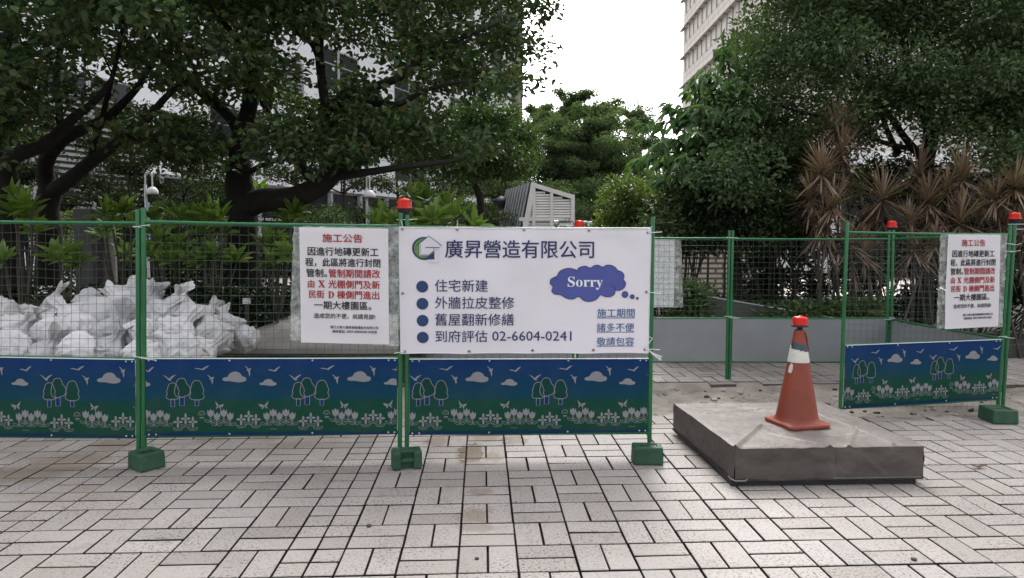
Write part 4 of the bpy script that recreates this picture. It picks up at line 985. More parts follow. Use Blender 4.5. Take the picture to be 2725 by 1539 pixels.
# torn strip of sacking poking up
o = bpy.data.objects.new('rubble_sack', SM[2]); C.objects.link(o); o.location = P(140, 800, 7.25); o.scale = (.85, .4, .5); o.rotation_euler = (.2, -1.0, .1)
tag(o, 'grey sack with a torn flap standing up behind the heap', 'sack', 'white woven sacks of rubble heaped behind the fence')

# ================================================================== LAMP POSTS, LITTLE LIGHTS, VENT, CABINET
flagblue = pm('flag_blue', (.07, .10, .30), .6, .2, 4); flagwhite = pm('flag_white', (.55, .58, .68), .6, .1)
def lamp_post(label, x0, x1, ystr, yhook, shx0, shx1, shy0, shy1, Y, fy0, fy1, fx):
    a = P((x0+x1)/2, ystr, Y); rad = (x1-x0)/2/FPX*Y; base = Vector((a.x, a.y, -.09))
    t = thing('lamp_post', base, label, 'lamp post', 'white lamp posts with dome shades')
    mb = MB(); mb.tube([base, a], rad, 14); mb.lathe([(rad*1.8, 0), (rad*1.8, .12), (rad*1.1, .16)], base, 16); mb.build('pole', whitepaint, t)
    hx = P((shx0+shx1)/2, shy0, Y); top = P((x0+x1)/2, yhook, Y).z; mid = (a.x+hx.x)/2; w_ = (hx.x-a.x)/2
    pts = [a, Vector((a.x, Y, top-abs(w_)))] + [Vector((mid - w_*math.cos(q), Y, top-abs(w_)+abs(w_)*math.sin(q))) for q in [math.pi*k/10 for k in range(1, 10)]] + [Vector((hx.x, Y, top-abs(w_))), Vector((hx.x, Y, hx.z-.02))]
    mb = MB(); mb.tube(pts, rad*.55, 10); mb.build('hook_arm', whitepaint, t)
    R0 = (P(shx1, shy1, Y).x-P(shx0, shy1, Y).x)/2; hh = P(shx0, shy0, Y).z-P(shx0, shy1, Y).z
    mb = MB(); mb.lathe([(R0*.9, -.02), (R0, 0), (R0, .02), (R0*.97, hh*.3), (R0*.82, hh*.62), (R0*.52, hh*.88), (R0*.15, hh)], (hx.x, Y, hx.z-hh), 28); mb.build('dome_shade', whitepaint, t)
    f0, f1 = P(x1, fy0, Y), P(fx, fy1, Y)
    mb = MB(); n = 14; vs = []
    for j in range(n+1):
        for i in range(5):
            x = f0.x + (f1.x-f0.x)*(i/4)*(.75+.25*math.sin(j*.5)); vs.append((x, Y-.03+.03*math.sin(i*1.7+j*.3), f0.z+(f1.z-f0.z)*j/n))
    mb.add(vs, [(j*5+i, j*5+i+1, j*5+6+i, j*5+5+i) for j in range(n) for i in range(4)], 0, True)
    fl = mb.build('pennant', [flagblue], t)
    mb = MB()
    for (u, v, rr) in ((.5, .38, .2), (.45, .62, .24), (.55, .86, .2), (.5, .1, .32)): mb.add([(f0.x+(f1.x-f0.x)*(u+rr*math.cos(q)), Y-.075, f0.z+(f1.z-f0.z)*v + .10*math.sin(q)) for q in [2*math.pi*k/16 for k in range(16)]], [list(range(16))])
    mb.build('pennant_print', flagwhite, fl)
lamp_post('white lamp post with a dome shade and blue pennant above the doubled green posts', 383, 390.5, 491.6, 458.6, 391, 420, 497, 515, 14.6, 541, 640, 411)
lamp_post('white lamp post with a dome shade just beyond the banner corner, above the bagged notice', 972.5, 979, 500, 470, 967, 1000, 506, 524, 18.5, 551, 612, 989)
def bollard(label, px0, px1, y0, y1, Y):
    a, b_ = P(px0, y0, Y), P(px1, y1, Y); r_ = (b_.x-a.x)/2; x = (a.x+b_.x)/2; t = thing('bollard_light', (x, Y, -.09), label, 'bollard light')
    h = a.z-b_.z; mb = MB()
    for k in range(4): mb.lathe([(r_*.6, b_.z+h*k/4), (r_, b_.z+h*(k/4+.02)), (r_*.94, b_.z+h*(k/4+.13)), (r_*.6, b_.z+h*(k/4+.16))], (x, Y, 0), 20)
    mb.build('louver_head', whitepaint, t); mb = MB(); mb.lathe([(r_*.55, -.09), (r_*.55, a.z)], (x, Y, 0), 14); mb.build('stem', black, t)
bollard('short bollard light with white louver rings in front of the dark hedge', 645, 667, 793, 808, 9.3)

def vent():
    Y = 21.0; t = thing('vent_tower', (P(1460, 600, Y).x, Y, -.09), 'white slant-roofed louvred vent tower above the banner', 'vent')
    pc = [P(1386, 605, Y), P(1414, 485.5, Y), P(1529, 520.5, Y), P(1528, 605, Y)]
    bl = Vector((pc[0].x-.35, Y, -.09)); br = Vector((pc[3].x, Y, -.09)); out = [bl, pc[1], pc[2], br]; D = Vector((-.75, 3.2, 0))
    mb = MB(); vs = [p+Vector((0, .06, 0)) for p in out] + [p+D for p in out]; mb.add(vs, [(0, 1, 2, 3), (7, 6, 5, 4), (0, 4, 5, 1), (1, 5, 6, 2), (2, 6, 7, 3)], 0); mb.build('wall', ventdark, t)
    def lx(z): return bl.x + (pc[1].x-bl.x)*(z-bl.z)/(pc[1].z-bl.z)
    def topz(x): return pc[1].z + (pc[2].z-pc[1].z)*(x-pc[1].x)/(pc[2].x-pc[1].x)
    mb = MB(); th = .105
    def bar(a, b_, w_, o=0): 
        d = (b_-a).normalized(); n_ = Vector((-d.z, 0, d.x))*w_; mb.add([p+Vector((0, y, 0)) for y in (-.09-o, .08) for p in (a, b_, b_+n_, a+n_)], [(0, 1, 2, 3), (0, 4, 5, 1), (1, 5, 6, 2), (2, 6, 7, 3), (3, 7, 4, 0)])
    bar(bl, pc[1], -th*1.5); bar(pc[1]-Vector((.0, 0, 0)), pc[2], -th*1.2, .004); bar(pc[2], br, -th, .002)
    xs = [P(1424.5, 550, Y).x, P(1471.5, 550, Y).x]
    for x in xs: bar(Vector((x, Y, topz(x)-.1)), Vector((x, Y, -.09)), -.085, -.003)
    zc = P(1450, 588, Y).z; bar(Vector((pc[0].x-.05, Y, zc)), Vector((pc[3].x, Y, zc)), .10, -.006)
    mb.build('frame', ventpaint, t)
    for (xa, xb) in ((None, xs[0]-.085), (xs[0], xs[1]-.085), (xs[1], pc[3].x-.11)):
        mb = MB(); z = .4
        while z < pc[1].z-.16:
            x0 = lx(z)+.14 if xa is None else xa; x1 = xb
            tz = topz((x0+x1)/2)
            if xa is not None and z > topz(x0)-.20: z += .078; continue
            if xa is not None: 
                if z > topz(x1)-.18: x1 = min(x1, pc[1].x + (z+.18-pc[1].z)/((pc[2].z-pc[1].z)/(pc[2].x-pc[1].x)))
            if x1-x0 > .04: mb.box(((x0+x1)/2, Y-.01, z), (x1-x0, .02, .062), Matrix.Rotation(R(-22), 3, 'X'))
            z += .078
        mb.build('louver', ventpaint, t)
    mb = MB()
    for k in range(9):
        q = D*(k/9+.05); mb.tube([bl+q+Vector((-.04, 0, 0)), pc[1]+q+Vector((-.04, 0, 0))], .045, 4)
    mb.build('side_louver', framegrey, t)
vent()
def cabinet():
    Y = 12.5; a, b_ = P(1474, 592, Y), P(1566, 640, Y); t = thing('equipment_cabinet', ((a.x+b_.x)/2, Y, -.09), 'white cabinet with black lettering and cables poking above the banner beside the vent tower', 'cabinet')
    m0 = P(1487, 590, Y); m1 = P(1524, 590, Y)
    mb = MB(); mb.box(((a.x+b_.x)/2, Y+.2, a.z/2-.12), (b_.x-a.x, .36, a.z), None, 0, .01); mb.box(((m0.x+m1.x)/2, Y-.01, a.z/2-.06), (m1.x-m0.x, .05, a.z+.02), None, 0, .008); mb.build('body', whitepaint, t)
    mb = MB(); z = a.z
    mb.tube([(m0.x-.09, Y-.05, z-.04), (m0.x-.03, Y-.05, z-.08), (m0.x, Y-.05, z-.03), (m0.x+.01, Y-.05, z+.015), ((m0.x+m1.x)/2, Y-.05, z+.02), (m1.x, Y-.05, z+.015), (m1.x+.02, Y-.05, z-.03), (m1.x-.01, Y-.05, z-.09), (m1.x+.1, Y-.05, z-.09)], .009, 6)
    x = m1.x-.10; mb.tube([(x-.02, Y-.03, z+.02), (x-.05, Y-.03, z+.07), (x+.05, Y-.03, z+.07)], .007, 5); mb.tube([(x+.02, Y-.03, z+.02), (x+.05, Y-.03, z+.07)], .007, 5); mb.build('cable', black, t)
    mb = MB(); f = lambda X, Y_: tuple(P(X, Y_, Y-.042)); put_text(mb, 'H', 1491, 1496.5, 600, 607.5, f, .02); put_text(mb, '溫', 1498.5, 1506, 600, 608, f, .02); put_text(mb, 'F', 1477, 1482.5, 600.5, 609, lambda X, Y_: tuple(P(X, Y_, Y-.03)), .02); mb.build('lettering', ink, t)
    mb = MB(); q = P(1566, 593, Y); mb.tube([P(1552, 592, Y), P(1563, 591, Y)], .02, 8); mb.tube([P(1563, 592, Y), P(1575, 594, Y)], [.012, .035], 10); mb.build('spotlight', whitepaint, t)
    mb = MB(); mb.tube([P(1476, 594, Y-.05), P(1487, 590, Y-.05)], [.05, .03], 8); mb.build('spotlight', whitepaint, t)
cabinet()
# pair of dark garden lanterns in front of the lobby
for k, (px, Y) in enumerate(((1333, 24.0),)):
    a = P(px, 522, Y); t = thing('garden_lantern', (a.x, Y, -.09), 'dark capped garden lantern post in front of the far lobby beside the vent tower', 'lantern')
    mb = MB(); mb.tube([(a.x, Y, -.09), (a.x, Y, a.z-.3)], .06, 8); mb.tube([(a.x+.35, Y, -.09), (a.x+.35, Y, a.z-1.2)], .05, 8); mb.build('pole', framegrey, t)
    mb = MB(); mb.lathe([(.14, a.z-.42), (.17, a.z-.3), (.32, a.z-.2), (.30, a.z-.12), (.03, a.z)], (a.x, Y, 0), 6); mb.build('cap', ventdark, t)
# ================================================================== VEGETATION
lf_dark = leafmat('leaf_dark', [(0.0293, 0.0519, 0.0244), (0.0536, 0.0943, 0.0365), (0.078, 0.1296, 0.0488), (0.0488, 0.0849, 0.039), (0.1098, 0.1555, 0.061), (0.0293, 0.0519, 0.0244), (0.0536, 0.0943, 0.0365), (0.078, 0.1296, 0.0488), (0.0488, 0.0849, 0.039), (0.1098, 0.1555, 0.061), (0.0293, 0.0519, 0.0244), (0.0536, 0.0943, 0.0365), (0.078, 0.1296, 0.0488), (0.0488, 0.0849, 0.039), (0.1098, 0.1555, 0.061), (0.13, 0.085, 0.02)], .45, .22, .3)
lf_mid = leafmat('leaf_mid', [(0.0408, 0.0728, 0.0263), (0.0611, 0.1092, 0.035), (0.0801, 0.1282, 0.0437), (0.0524, 0.0874, 0.0364), (0.1092, 0.1456, 0.051)], .45, .25, .3)
lf_dense = leafmat('leaf_dense', [(0.0523, 0.089, 0.0445), (0.0837, 0.136, 0.0628), (0.1151, 0.1727, 0.0785), (0.0733, 0.1151, 0.0576), (0.1518, 0.2093, 0.0942)], .45, .2, .3)
lf_light = leafmat('leaf_light', [(0.0741, 0.1179, 0.039), (0.1111, 0.1685, 0.0468), (0.1482, 0.2022, 0.0546), (0.0889, 0.1348, 0.0468), (0.1927, 0.2246, 0.0624)], .42, .32)
lf_plum = leafmat('leaf_plumeria', [(0.1169, 0.1914, 0.0396), (0.1512, 0.2442, 0.0528), (0.1856, 0.2838, 0.0594), (0.1306, 0.2112, 0.0528), (0.22, 0.264, 0.0726)], .35, .38)
lf_long = leafmat('leaf_long', [(0.0565, 0.1158, 0.0524), (0.0914, 0.1755, 0.0685), (0.1305, 0.237, 0.0846), (0.0739, 0.1404, 0.0605)], .3, .3)
lf_tiny = leafmat('leaf_tiny', [(0.0668, 0.1019, 0.058), (0.0965, 0.1415, 0.0772), (0.1262, 0.1698, 0.0869), (0.0817, 0.1133, 0.0678)], .6, .42, .25)
lf_tiny_shaded = leafmat('leaf_tiny_shaded', [(.022, .036, .014), (.032, .05, .018), (.044, .064, .022), (.028, .04, .015)], .6, .3, .25)  # darker copy of the tiny leaf: canopy shade put into its colour
lf_spike = leafmat('leaf_spike', [(0.224, 0.14, 0.119), (0.308, 0.21, 0.161), (0.168, 0.105, 0.091), (0.364, 0.294, 0.196), (0.21, 0.182, 0.098)], .5, .15)
lf_spike2 = leafmat('leaf_spike_old', [(0.09, 0.054, 0.0504), (0.132, 0.084, 0.072), (0.168, 0.108, 0.09), (0.072, 0.048, 0.042)], .6, .1)
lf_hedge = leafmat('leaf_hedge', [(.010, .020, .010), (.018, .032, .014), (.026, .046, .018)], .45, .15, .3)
def nodes_of(limbs):
    pts = []; 
    for l in limbs:
        for p in l[2:]: pts.append((*p[0], p[1]))
    return np.array(pts)
def limb(mb, pts, r0, r1, n=10, wob=.03, seed=0, sub=4):
    c = catmull(pts, sub); N = len(c); out = []
    for i, p in enumerate(c):
        q = Vector((p[0]*1.1, p[1]*1.1, p[2]*1.1 + seed*7)); d = Vector((noise.noise(q), noise.noise(q+Vector((9, 0, 0))), noise.noise(q+Vector((0, 9, 0)))))*wob
        out.append(Vector(p)+d*(1 if 0 < i else 0))
    rad = [r0+(r1-r0)*(i/(N-1)) for i in range(N)]; rad = [x*(1+.10*noise.noise(Vector((i*.9, seed, 2)))) for i, x in enumerate(rad)]
    mb.tube(out, rad, n); return out, rad
def inpoly(x, y, poly):
    c = False; n = len(poly)
    for i in range(n):
        x1, y1 = poly[i]; x2, y2 = poly[(i+1) % n]
        if (y1 > y) != (y2 > y) and x < (x2-x1)*(y-y1)/(y2-y1)+x1: c = not c
    return c
def clump_leaves(centers, rad, per, L, W, r, flat=.6, up=.9, droop=.2, out=.5, wide=.4, down=0.0):
    """leaves round each clump centre, thicker at its top; -> positions, directions, normals, sizes"""
    n = len(centers); k = np.repeat(np.arange(n), per); m = len(k)
    d = rng.normal(0, 1, (m, 3)); d = unit(d); rr = rng.random(m)**.45
    off = d*(rad[k]*rr)[:, None]; off[:, 2] *= flat
    p = centers[k] + off
    dirv = unit(d*out + rng.normal(0, .6, (m, 3)) + np.array([0, 0, -down])); dirv[:, 2] *= .7
    nrm = unit(np.array([0, 0, up]) + rng.normal(0, .55, (m, 3)))
    return p, dirv, nrm, L*rng.uniform(.65, 1.25, m), W*rng.uniform(.7, 1.2, m)
def sample(poly, n, Y, gaps=(), zmin=None, r=random.Random(5)):
    xs = [p[0] for p in poly]; ys = [p[1] for p in poly]; out = []; tries = 0
    gaps = list(gaps) + ([(400, 487, 78, 70, -1)] if Y[1] < 14 else [])   # keeps the lamp post clear
    while len(out) < n and tries < n*60:
        tries += 1; x = r.uniform(min(xs), max(xs)); y = r.uniform(min(ys), max(ys))
        if not inpoly(x, y, poly): continue
        if any(((x-g[0])/g[2])**2+((y-g[1])/g[3])**2 < 1 and r.random() > g[4] for g in gaps): continue
        out.append(P(x, y, r.uniform(*Y)))
    return out
def broad_tree(name, label, group, base, limbs, centers, crad, per, leaf, mat, bark_m=bark, twig=.010, seed=0, flat=.6, twigs=True, out=.5, droop=.2, down=0.0, wide=.4, up=.9):
    """limbs: lists of points ((px, py, distance), ...) with start and end radius"""
    r = random.Random(seed+3)
    t = thing(name, base, label, 'tree', group)
    mb = MB(); nodes = []
    for k, (pts, r0, r1) in enumerate(limbs):
        w_ = [P(*p) if not isinstance(p, Vector) else p for p in pts]; o, rad = limb(mb, w_, r0, r1, 12 if r0 > .08 else 8, .05 if r0 > .05 else .03, seed+k)
        nodes += [(p, q) for p, q in zip(o, rad)]
    NP = np.array([tuple(p) for p, q in nodes]); NR = np.array([q for p, q in nodes])
    if twigs:
        ok = NR < .15
        if ok.sum() < 4: ok = NR > -1
        for c in sorted(centers, key=lambda c: min(np.linalg.norm(NP-np.array(c), axis=1))):
            d = np.linalg.norm(NP-np.array(c), axis=1) + np.where(ok, 0, .6) + np.maximum(0, NP[:, 2]-c.z)*.8
            i = int(d.argmin()); a = Vector(NP[i]); b_ = Vector(c); q = min(NR[i]*.6, twig+.006*(b_-a).length)
            m1 = a.lerp(b_, .4)+Vector((r.uniform(-.1, .1), r.uniform(-.1, .1), r.uniform(-.02, .14)))*(b_-a).length*.6
            o, rad = limb(mb, [a, m1, b_], q, .0035, 5, .02, seed+i, 4)
            NP = np.vstack([NP, [tuple(o[4]), tuple(o[6])]]); NR = np.append(NR, [rad[4], rad[6]]); ok = np.append(ok, [True, True])
            for _ in range(2):
                e = b_+Vector((r.gauss(0, .2), r.gauss(0, .2), r.gauss(.03, .1))); mb.tube([o[6], o[6].lerp(e, .5)+Vector((0, 0, .03)), e], [rad[6]*.8, .004, .002], 4, cap=False)
    mb.build('trunk', bark_m, t)
    cc = np.array([tuple(c) for c in centers]); rad = crad*rng.uniform(.7, 1.3, len(cc))
    p, d, n_, L, W = clump_leaves(cc, rad, per, leaf[0], leaf[1], r, flat, up, droop, out, wide, down)
    V, F = leaf_arrays(p, d, n_, L, W, droop=droop, wide=wide); bulk('crown', V, F, mat, t)
    return t
# ---- the three big dark trees
T3 = [([(650, 760, 11), (648, 700, 11), (648, 640, 11), (640, 540, 11), (636, 470, 11), (632, 430, 11)], .27, .19),
      ([(640, 560, 11), (700, 530, 10.9), (775, 525, 10.6), (838, 508, 10.4), (875, 478, 10.3), (912, 437, 10.2), (950, 380, 10.1), (960, 320, 10.0), (960, 275, 10.0)], .20, .085),
      ([(634, 440, 11), (632, 390, 11.1), (620, 330, 11.2), (560, 265, 11.2), (505, 222, 11), (450, 172, 10.8), (400, 108, 10.6), (360, 40, 10.5)], .12, .04),
      ([(632, 450, 11), (633, 380, 10.9), (655, 300, 10.8), (672, 220, 10.8), (680, 110, 10.9), (672, 0, 11), (660, -120, 11)], .15, .07),
      ([(672, 200, 10.8), (640, 120, 10.7), (570, 30, 10.4), (500, -60, 10.2)], .06, .03),
      ([(960, 290, 10.0), (935, 250, 10), (900, 275, 10.05), (872, 290, 10.1), (858, 230, 10.2), (852, 130, 10.3), (862, 20, 10.4), (850, -100, 10.5)], .10, .05),
      ([(880, 477, 10.3), (930, 470, 9.9), (977, 460, 9.6), (1062, 447, 9.3), (1169, 433, 9.1), (1230, 420, 9.0)], .075, .022),
      ([(962, 276, 10), (1020, 273, 9.8), (1062, 272, 9.6), (1126, 240, 9.4), (1180, 226, 9.3), (1260, 215, 9.2)], .055, .018),
      ([(935, 258, 10), (998, 230, 9.9), (1062, 205, 9.7), (1126, 150, 9.5), (1220, 100, 9.3), (1330, 60, 9.2)], .075, .022),
      ([(858, 180, 10.2), (830, 120, 10.2), (790, 90, 10.1), (760, 50, 10), (740, 0, 10)], .045, .02),
      ([(745, 380, 11.4), (735, 350, 11.4), (715, 300, 11.5), (690, 240, 11.6), (700, 150, 11.6), (715, 70, 11.6)], .07, .03),
      ([(640, 470, 11), (690, 440, 10.8), (760, 425, 10.6), (840, 420, 10.4)], .05, .015),
      ([(635, 410, 11), (560, 372, 10.9), (490, 376, 10.7), (420, 362, 10.5), (350, 372, 10.3)], .045, .015),
      ([(840, 505, 10.4), (800, 440, 10.8), (745, 380, 11.4), (800, 330, 11.2), (870, 300, 11)], .09, .03)]
gapsA = [(335, 270, 120, 70, .10), (430, 255, 70, 60, .12), (770, 130, 45, 110, .5), (760, 270, 60, 50, .45), (140, 80, 30, 50, .1), (120, 215, 35, 50, .25), (530, 210, 40, 60, .35), (820, 235, 40, 50, .45), (1010, 175, 60, 30, .4), (1080, 220, 60, 30, .35), (1200, 190, 50, 40, .5), (1300, 240, 40, 40, .5), (540, 300, 50, 40, .35)]
polyC = [(380, -420), (1520, -420), (1465, -60), (1445, 60), (1440, 130), (1415, 215), (1395, 260), (1370, 330), (1300, 300), (1240, 290), (1180, 330), (1100, 300), (1000, 330), (880, 330), (760, 300), (690, 330), (600, 300), (520, 330), (460, 300), (380, 330), (330, 300)]
polyC2 = [(700, 330), (800, 300), (930, 290), (1080, 300), (1200, 330), (1290, 380), (1270, 430), (1180, 440), (1060, 430), (980, 410), (860, 440), (760, 430), (700, 390)]
cA = sample(polyC, 318, (8.6, 12.6), gapsA, r=random.Random(1)) + sample(polyC2, 46, (9, 11.5), (), r=random.Random(2)) + sample([(360, 330), (620, 330), (640, 470), (520, 470), (470, 440), (380, 430)], 14, (9.5, 11.5), r=random.Random(12))
broad_tree('spreading_tree', 'big dark spreading tree with a thick low limb, its trunk rising behind the bagged notice', None, P(650, 760, 11).xy.to_3d(), T3, cA, .42, 105, (.112, .066), lf_dark, seed=1)
# a few yellowed leaves
T2 = [([(128, 760, 10.6), (128, 640, 10.6), (126, 560, 10.6), (136, 505, 10.6)], .19, .16),
      ([(136, 510, 10.6), (122, 470, 10.6), (124, 425, 10.5), (165, 380, 10.4), (230, 340, 10.2), (300, 300, 10), (360, 240, 9.8), (400, 180, 9.6)], .14, .03),
      ([(140, 515, 10.6), (175, 485, 10.4), (215, 452, 10.2), (277, 409, 10), (324, 366, 9.8), (385, 322, 9.6), (440, 262, 9.4), (500, 215, 9.2)], .12, .03),
      ([(240, 435, 10.1), (250, 380, 10), (270, 330, 9.9), (290, 250, 9.8), (310, 150, 9.6), (330, 40, 9.5)], .05, .02),
      ([(324, 368, 9.8), (400, 372, 9.6), (470, 368, 9.4), (560, 372, 9.3)], .035, .012),
      ([(165, 382, 10.4), (160, 300, 10.4), (150, 200, 10.4), (170, 90, 10.3), (160, -60, 10.2)], .06, .03)]
polyB = [(-420, -420), (560, -420), (520, -40), (470, 120), (420, 220), (440, 320), (400, 390), (300, 410), (180, 400), (60, 400), (-60, 420), (-300, 380)]
cB = sample(polyB, 145, (8.2, 11.6), gapsA + [(300, 330, 90, 60, .5)], r=random.Random(3)) + sample([(425, 380), (480, 380), (480, 470), (430, 480)], 4, (9, 10.5), r=random.Random(8))
broad_tree('spreading_tree', 'dark tree forking in a wide V behind the sack heap', None, P(128, 760, 10.6).xy.to_3d(), T2, cB, .40, 110, (.112, .066), lf_dark, seed=2)
T1 = [([(25, 770, 10.0), (20, 640, 10), (12, 520, 10), (4, 440, 10)], .23, .17),
      ([(6, 450, 10), (60, 408, 9.8), (128, 384, 9.6), (192, 318, 9.3), (250, 270, 9.1), (300, 200, 8.9)], .12, .025),
      ([(4, 445, 10), (-20, 380, 9.9), (-10, 260, 9.8), (20, 140, 9.6), (40, -40, 9.4)], .13, .04),
      ([(-15, 330, 9.9), (-90, 260, 9.6), (-180, 160, 9.3)], .09, .03)]
cC = sample([(-480, -450), (520, -450), (430, 10), (330, 90), (200, 110), (120, 190), (40, 300), (-60, 420), (-300, 380)], 105, (6.9, 9.6), [(140, 80, 45, 55, .05)], r=random.Random(4)) + sample([(-40, 250), (60, 250), (60, 330), (-40, 390)], 6, (8.5, 9.5), r=random.Random(5))
broad_tree('spreading_tree', 'dark tree at the edge of the picture whose limb reaches across the forked one', None, P(25, 770, 10).xy.to_3d(), T1, cC, .36, 100, (.115, .07), lf_dark, seed=3)
# ---- lighter crown between the dark tree and the layered trees
broad_tree('broadleaf_tree', 'lighter green bushy tree under the dark canopy, in front of the far beige column', None, Vector((P(1290, 600, 15).x, 15, -.09)),
           [([Vector((P(1290, 600, 15).x, 15, -.09)), (1285, 560, 15), (1262, 480, 15), (1270, 400, 15), (1280, 330, 15)], .10, .03), ([(1264, 480, 15), (1200, 430, 14.8), (1130, 400, 14.6)], .05, .02), ([(1266, 470, 15), (1320, 420, 14.8), (1370, 390, 14.7)], .04, .015)],
           sample([(1180, 330), (1290, 270), (1360, 310), (1425, 370), (1400, 440), (1340, 470), (1250, 480), (1160, 450), (1080, 430), (1090, 370)], 75, (13.8, 16.2), r=random.Random(6)), .45, 150, (.11, .06), lf_mid, barkgrey, seed=4)
# ---- layered trees
def tier_tree(label, px, Y, ytop, ybot, spread, seed, per=1.0, mat=lf_tiny, lean=0, bark_m=barkgrey, group='slim trees with flat tiers of small leaves', first=.30, leaf=.085):
    r = random.Random(seed); top = P(px, ytop, Y); base = Vector((top.x+lean, Y, -.09)); H = top.z+.09
    t = thing('layered_tree', base, label, 'tree', group)
    mb = MB(); o, rad = limb(mb, [base, base.lerp(top, .35)+Vector((r.uniform(-.1, .1), 0, 0)), base.lerp(top, .7)+Vector((r.uniform(-.1, .1), 0, 0)), top], H*.0125+.02, .012, 8, .05, seed)
    nt_ = max(5, int(H*.95)); Cn, Rd = [], []
    for k in range(nt_):
        f = first + (1-first)*(k/(nt_-1))**.9; p = base.lerp(top, f); R_ = spread*(1.0-.85*((f-first)/(1-first))**1.4)*r.uniform(.8, 1.15) + .25
        for b_ in range(r.randint(5, 7)):
            a = r.uniform(0, 2*math.pi); L_ = R_*r.uniform(.65, 1.1); e = p+Vector((math.cos(a)*L_, math.sin(a)*L_, L_*(r.uniform(.05, .3)+.35*max(0, f-.6)/.4)+.1))
            mb.tube([p, p.lerp(e, .45)+Vector((0, 0, L_*.10)), e], [.012+L_*.007, .010+L_*.003, .005], 5, cap=False)
            m = max(4, int(L_*5.5))
            for i in range(m):
                g = (i+1)/m; 
                if g < .22: continue
                q = p.lerp(e, g)+Vector((r.gauss(0, .16*L_*g), r.gauss(0, .16*L_*g), r.gauss(.03, .05)+L_*.08*math.sin(g*math.pi))); Cn.append(tuple(q)); Rd.append(.20+.09*L_*g)
    for _ in range(8):
        q = top+Vector((r.gauss(0, .2), r.gauss(0, .2), r.uniform(-.5, .15))); Cn.append(tuple(q)); Rd.append(.28)
    mb.build('trunk', bark_m, t)
    p, d, n_, L, W = clump_leaves(np.array(Cn), np.array(Rd), int(44*per), leaf, leaf*.5, r, .6, .75, .1, .6)
    V, F = leaf_arrays(p, d, n_, L, W, droop=.08); bulk('crown', V, F, mat, t); return t
tier_tree('tallest layered tree in the sky gap behind the vent tower', 1515, 33, 285, 560, 4.6, 11, 3.0, leaf=.125)
tier_tree('layered tree nearest the beige column, its crown touching the bright sky', 1432, 37, 312, 560, 4.4, 12, 2.8, leaf=.125)
tier_tree('layered tree between the vent tower and the drooping branch', 1600, 35, 318, 560, 4.4, 13, 2.8, leaf=.125)
tier_tree('thin layered tree just clear of the drooping branch against the sky', 1690, 39, 320, 560, 3.8, 14, 2.4, leaf=.125)
tier_tree('broad layered tree filling the sky gap beside the vent tower', 1580, 31, 330, 560, 4.2, 19, 2.4, leaf=.125)
tier_tree('low dark layered tree right behind the vent tower', 1500, 29.5, 415, 600, 3.2, 15, 2.4, leaf=.13, first=.2)
tier_tree('low layered tree in front of the lobby beside the vent tower', 1345, 26, 425, 600, 3.2, 16, 2.2, leaf=.12, first=.25)
for k, (px, Y, yt, sp, lab) in enumerate(((60, 15, 400, 1.5, 'small layered tree between the two dark trunks beside the sack heap'), (300, 17, 330, 2.0, 'slim layered tree against the louvre screen behind the forked trunk'), (345, 16, 380, 1.8, 'slim layered tree growing close beside the lamp post with the pennant'),
                                          (480, 18, 350, 2.3, 'layered tree before the dark lobby windows beside the big trunk'), (560, 20, 420, 2.2, 'layered tree with bright low tiers before the lobby posts'), (780, 21, 300, 2.6, 'layered tree rising behind the thick low limb'),
                                          (905, 20, 330, 2.5, 'layered tree behind the lamp post by the banner corner'), (1060, 22, 350, 2.6, 'layered tree over the leafy shrub behind the banner'), (1180, 23, 380, 2.6, 'layered tree with a dark stem before the pale lobby wall'))):
    tier_tree(lab, px, Y, yt, 600, sp, 30+k, 1.0, mat=lf_tiny_shaded, first=.16, leaf=.09)
# ---- the dense tree and the drooping-leaved tree on the other side
polyD = [(1985, -380), (3050, -380), (3050, 470), (2760, 470), (2640, 420), (2560, 395), (2480, 350), (2400, 330), (2300, 400), (2260, 330), (2150, 340), (2110, 420), (2060, 500), (1960, 520), (1900, 460), (1960, 400), (1900, 330), (1960, 250), (1945, 150), (1985, 60), (2010, 0)]
cD = sample(polyD, 560, (9.9, 13.6), [(2480, 395, 40, 22, .1), (2160, 410, 30, 20, .4), (2350, 410, 40, 20, .2), (2560, 250, 60, 30, .6)], r=random.Random(9))
TD = [([Vector((P(2470, 600, 12).x, 12, -.09)), (2466, 540, 12), (2462, 440, 12), (2475, 380, 12), (2470, 300, 12.1)], .15, .11), ([(2470, 320, 12.1), (2430, 200, 12.2), (2400, 60, 12.2), (2380, -150, 12.2)], .10, .04),
      ([(2464, 430, 12), (2410, 370, 11.8), (2360, 300, 11.6), (2280, 200, 11.4), (2200, 120, 11.2)], .07, .02), ([(2475, 370, 12), (2540, 300, 11.8), (2600, 180, 11.6), (2680, 60, 11.4)], .08, .025),
      ([(2440, 400, 12), (2350, 380, 11.7), (2250, 330, 11.4), (2130, 300, 11.2), (2030, 260, 11.1)], .05, .015), ([(2395, 410, 12.2), (2370, 360, 12.3), (2330, 260, 12.4), (2300, 120, 12.6)], .06, .02), ([(2300, 250, 12.4), (2200, 200, 12.5), (2090, 110, 12.4)], .04, .015)]
broad_tree('dense_tree', 'huge dense small-leaved tree filling the corner above the spiky plants', None, Vector((P(2470, 600, 12).x, 12, -.09)), TD, cD, .48, 250, (.088, .046), lf_dense, bark, seed=6, out=.9, up=.8, wide=.6)
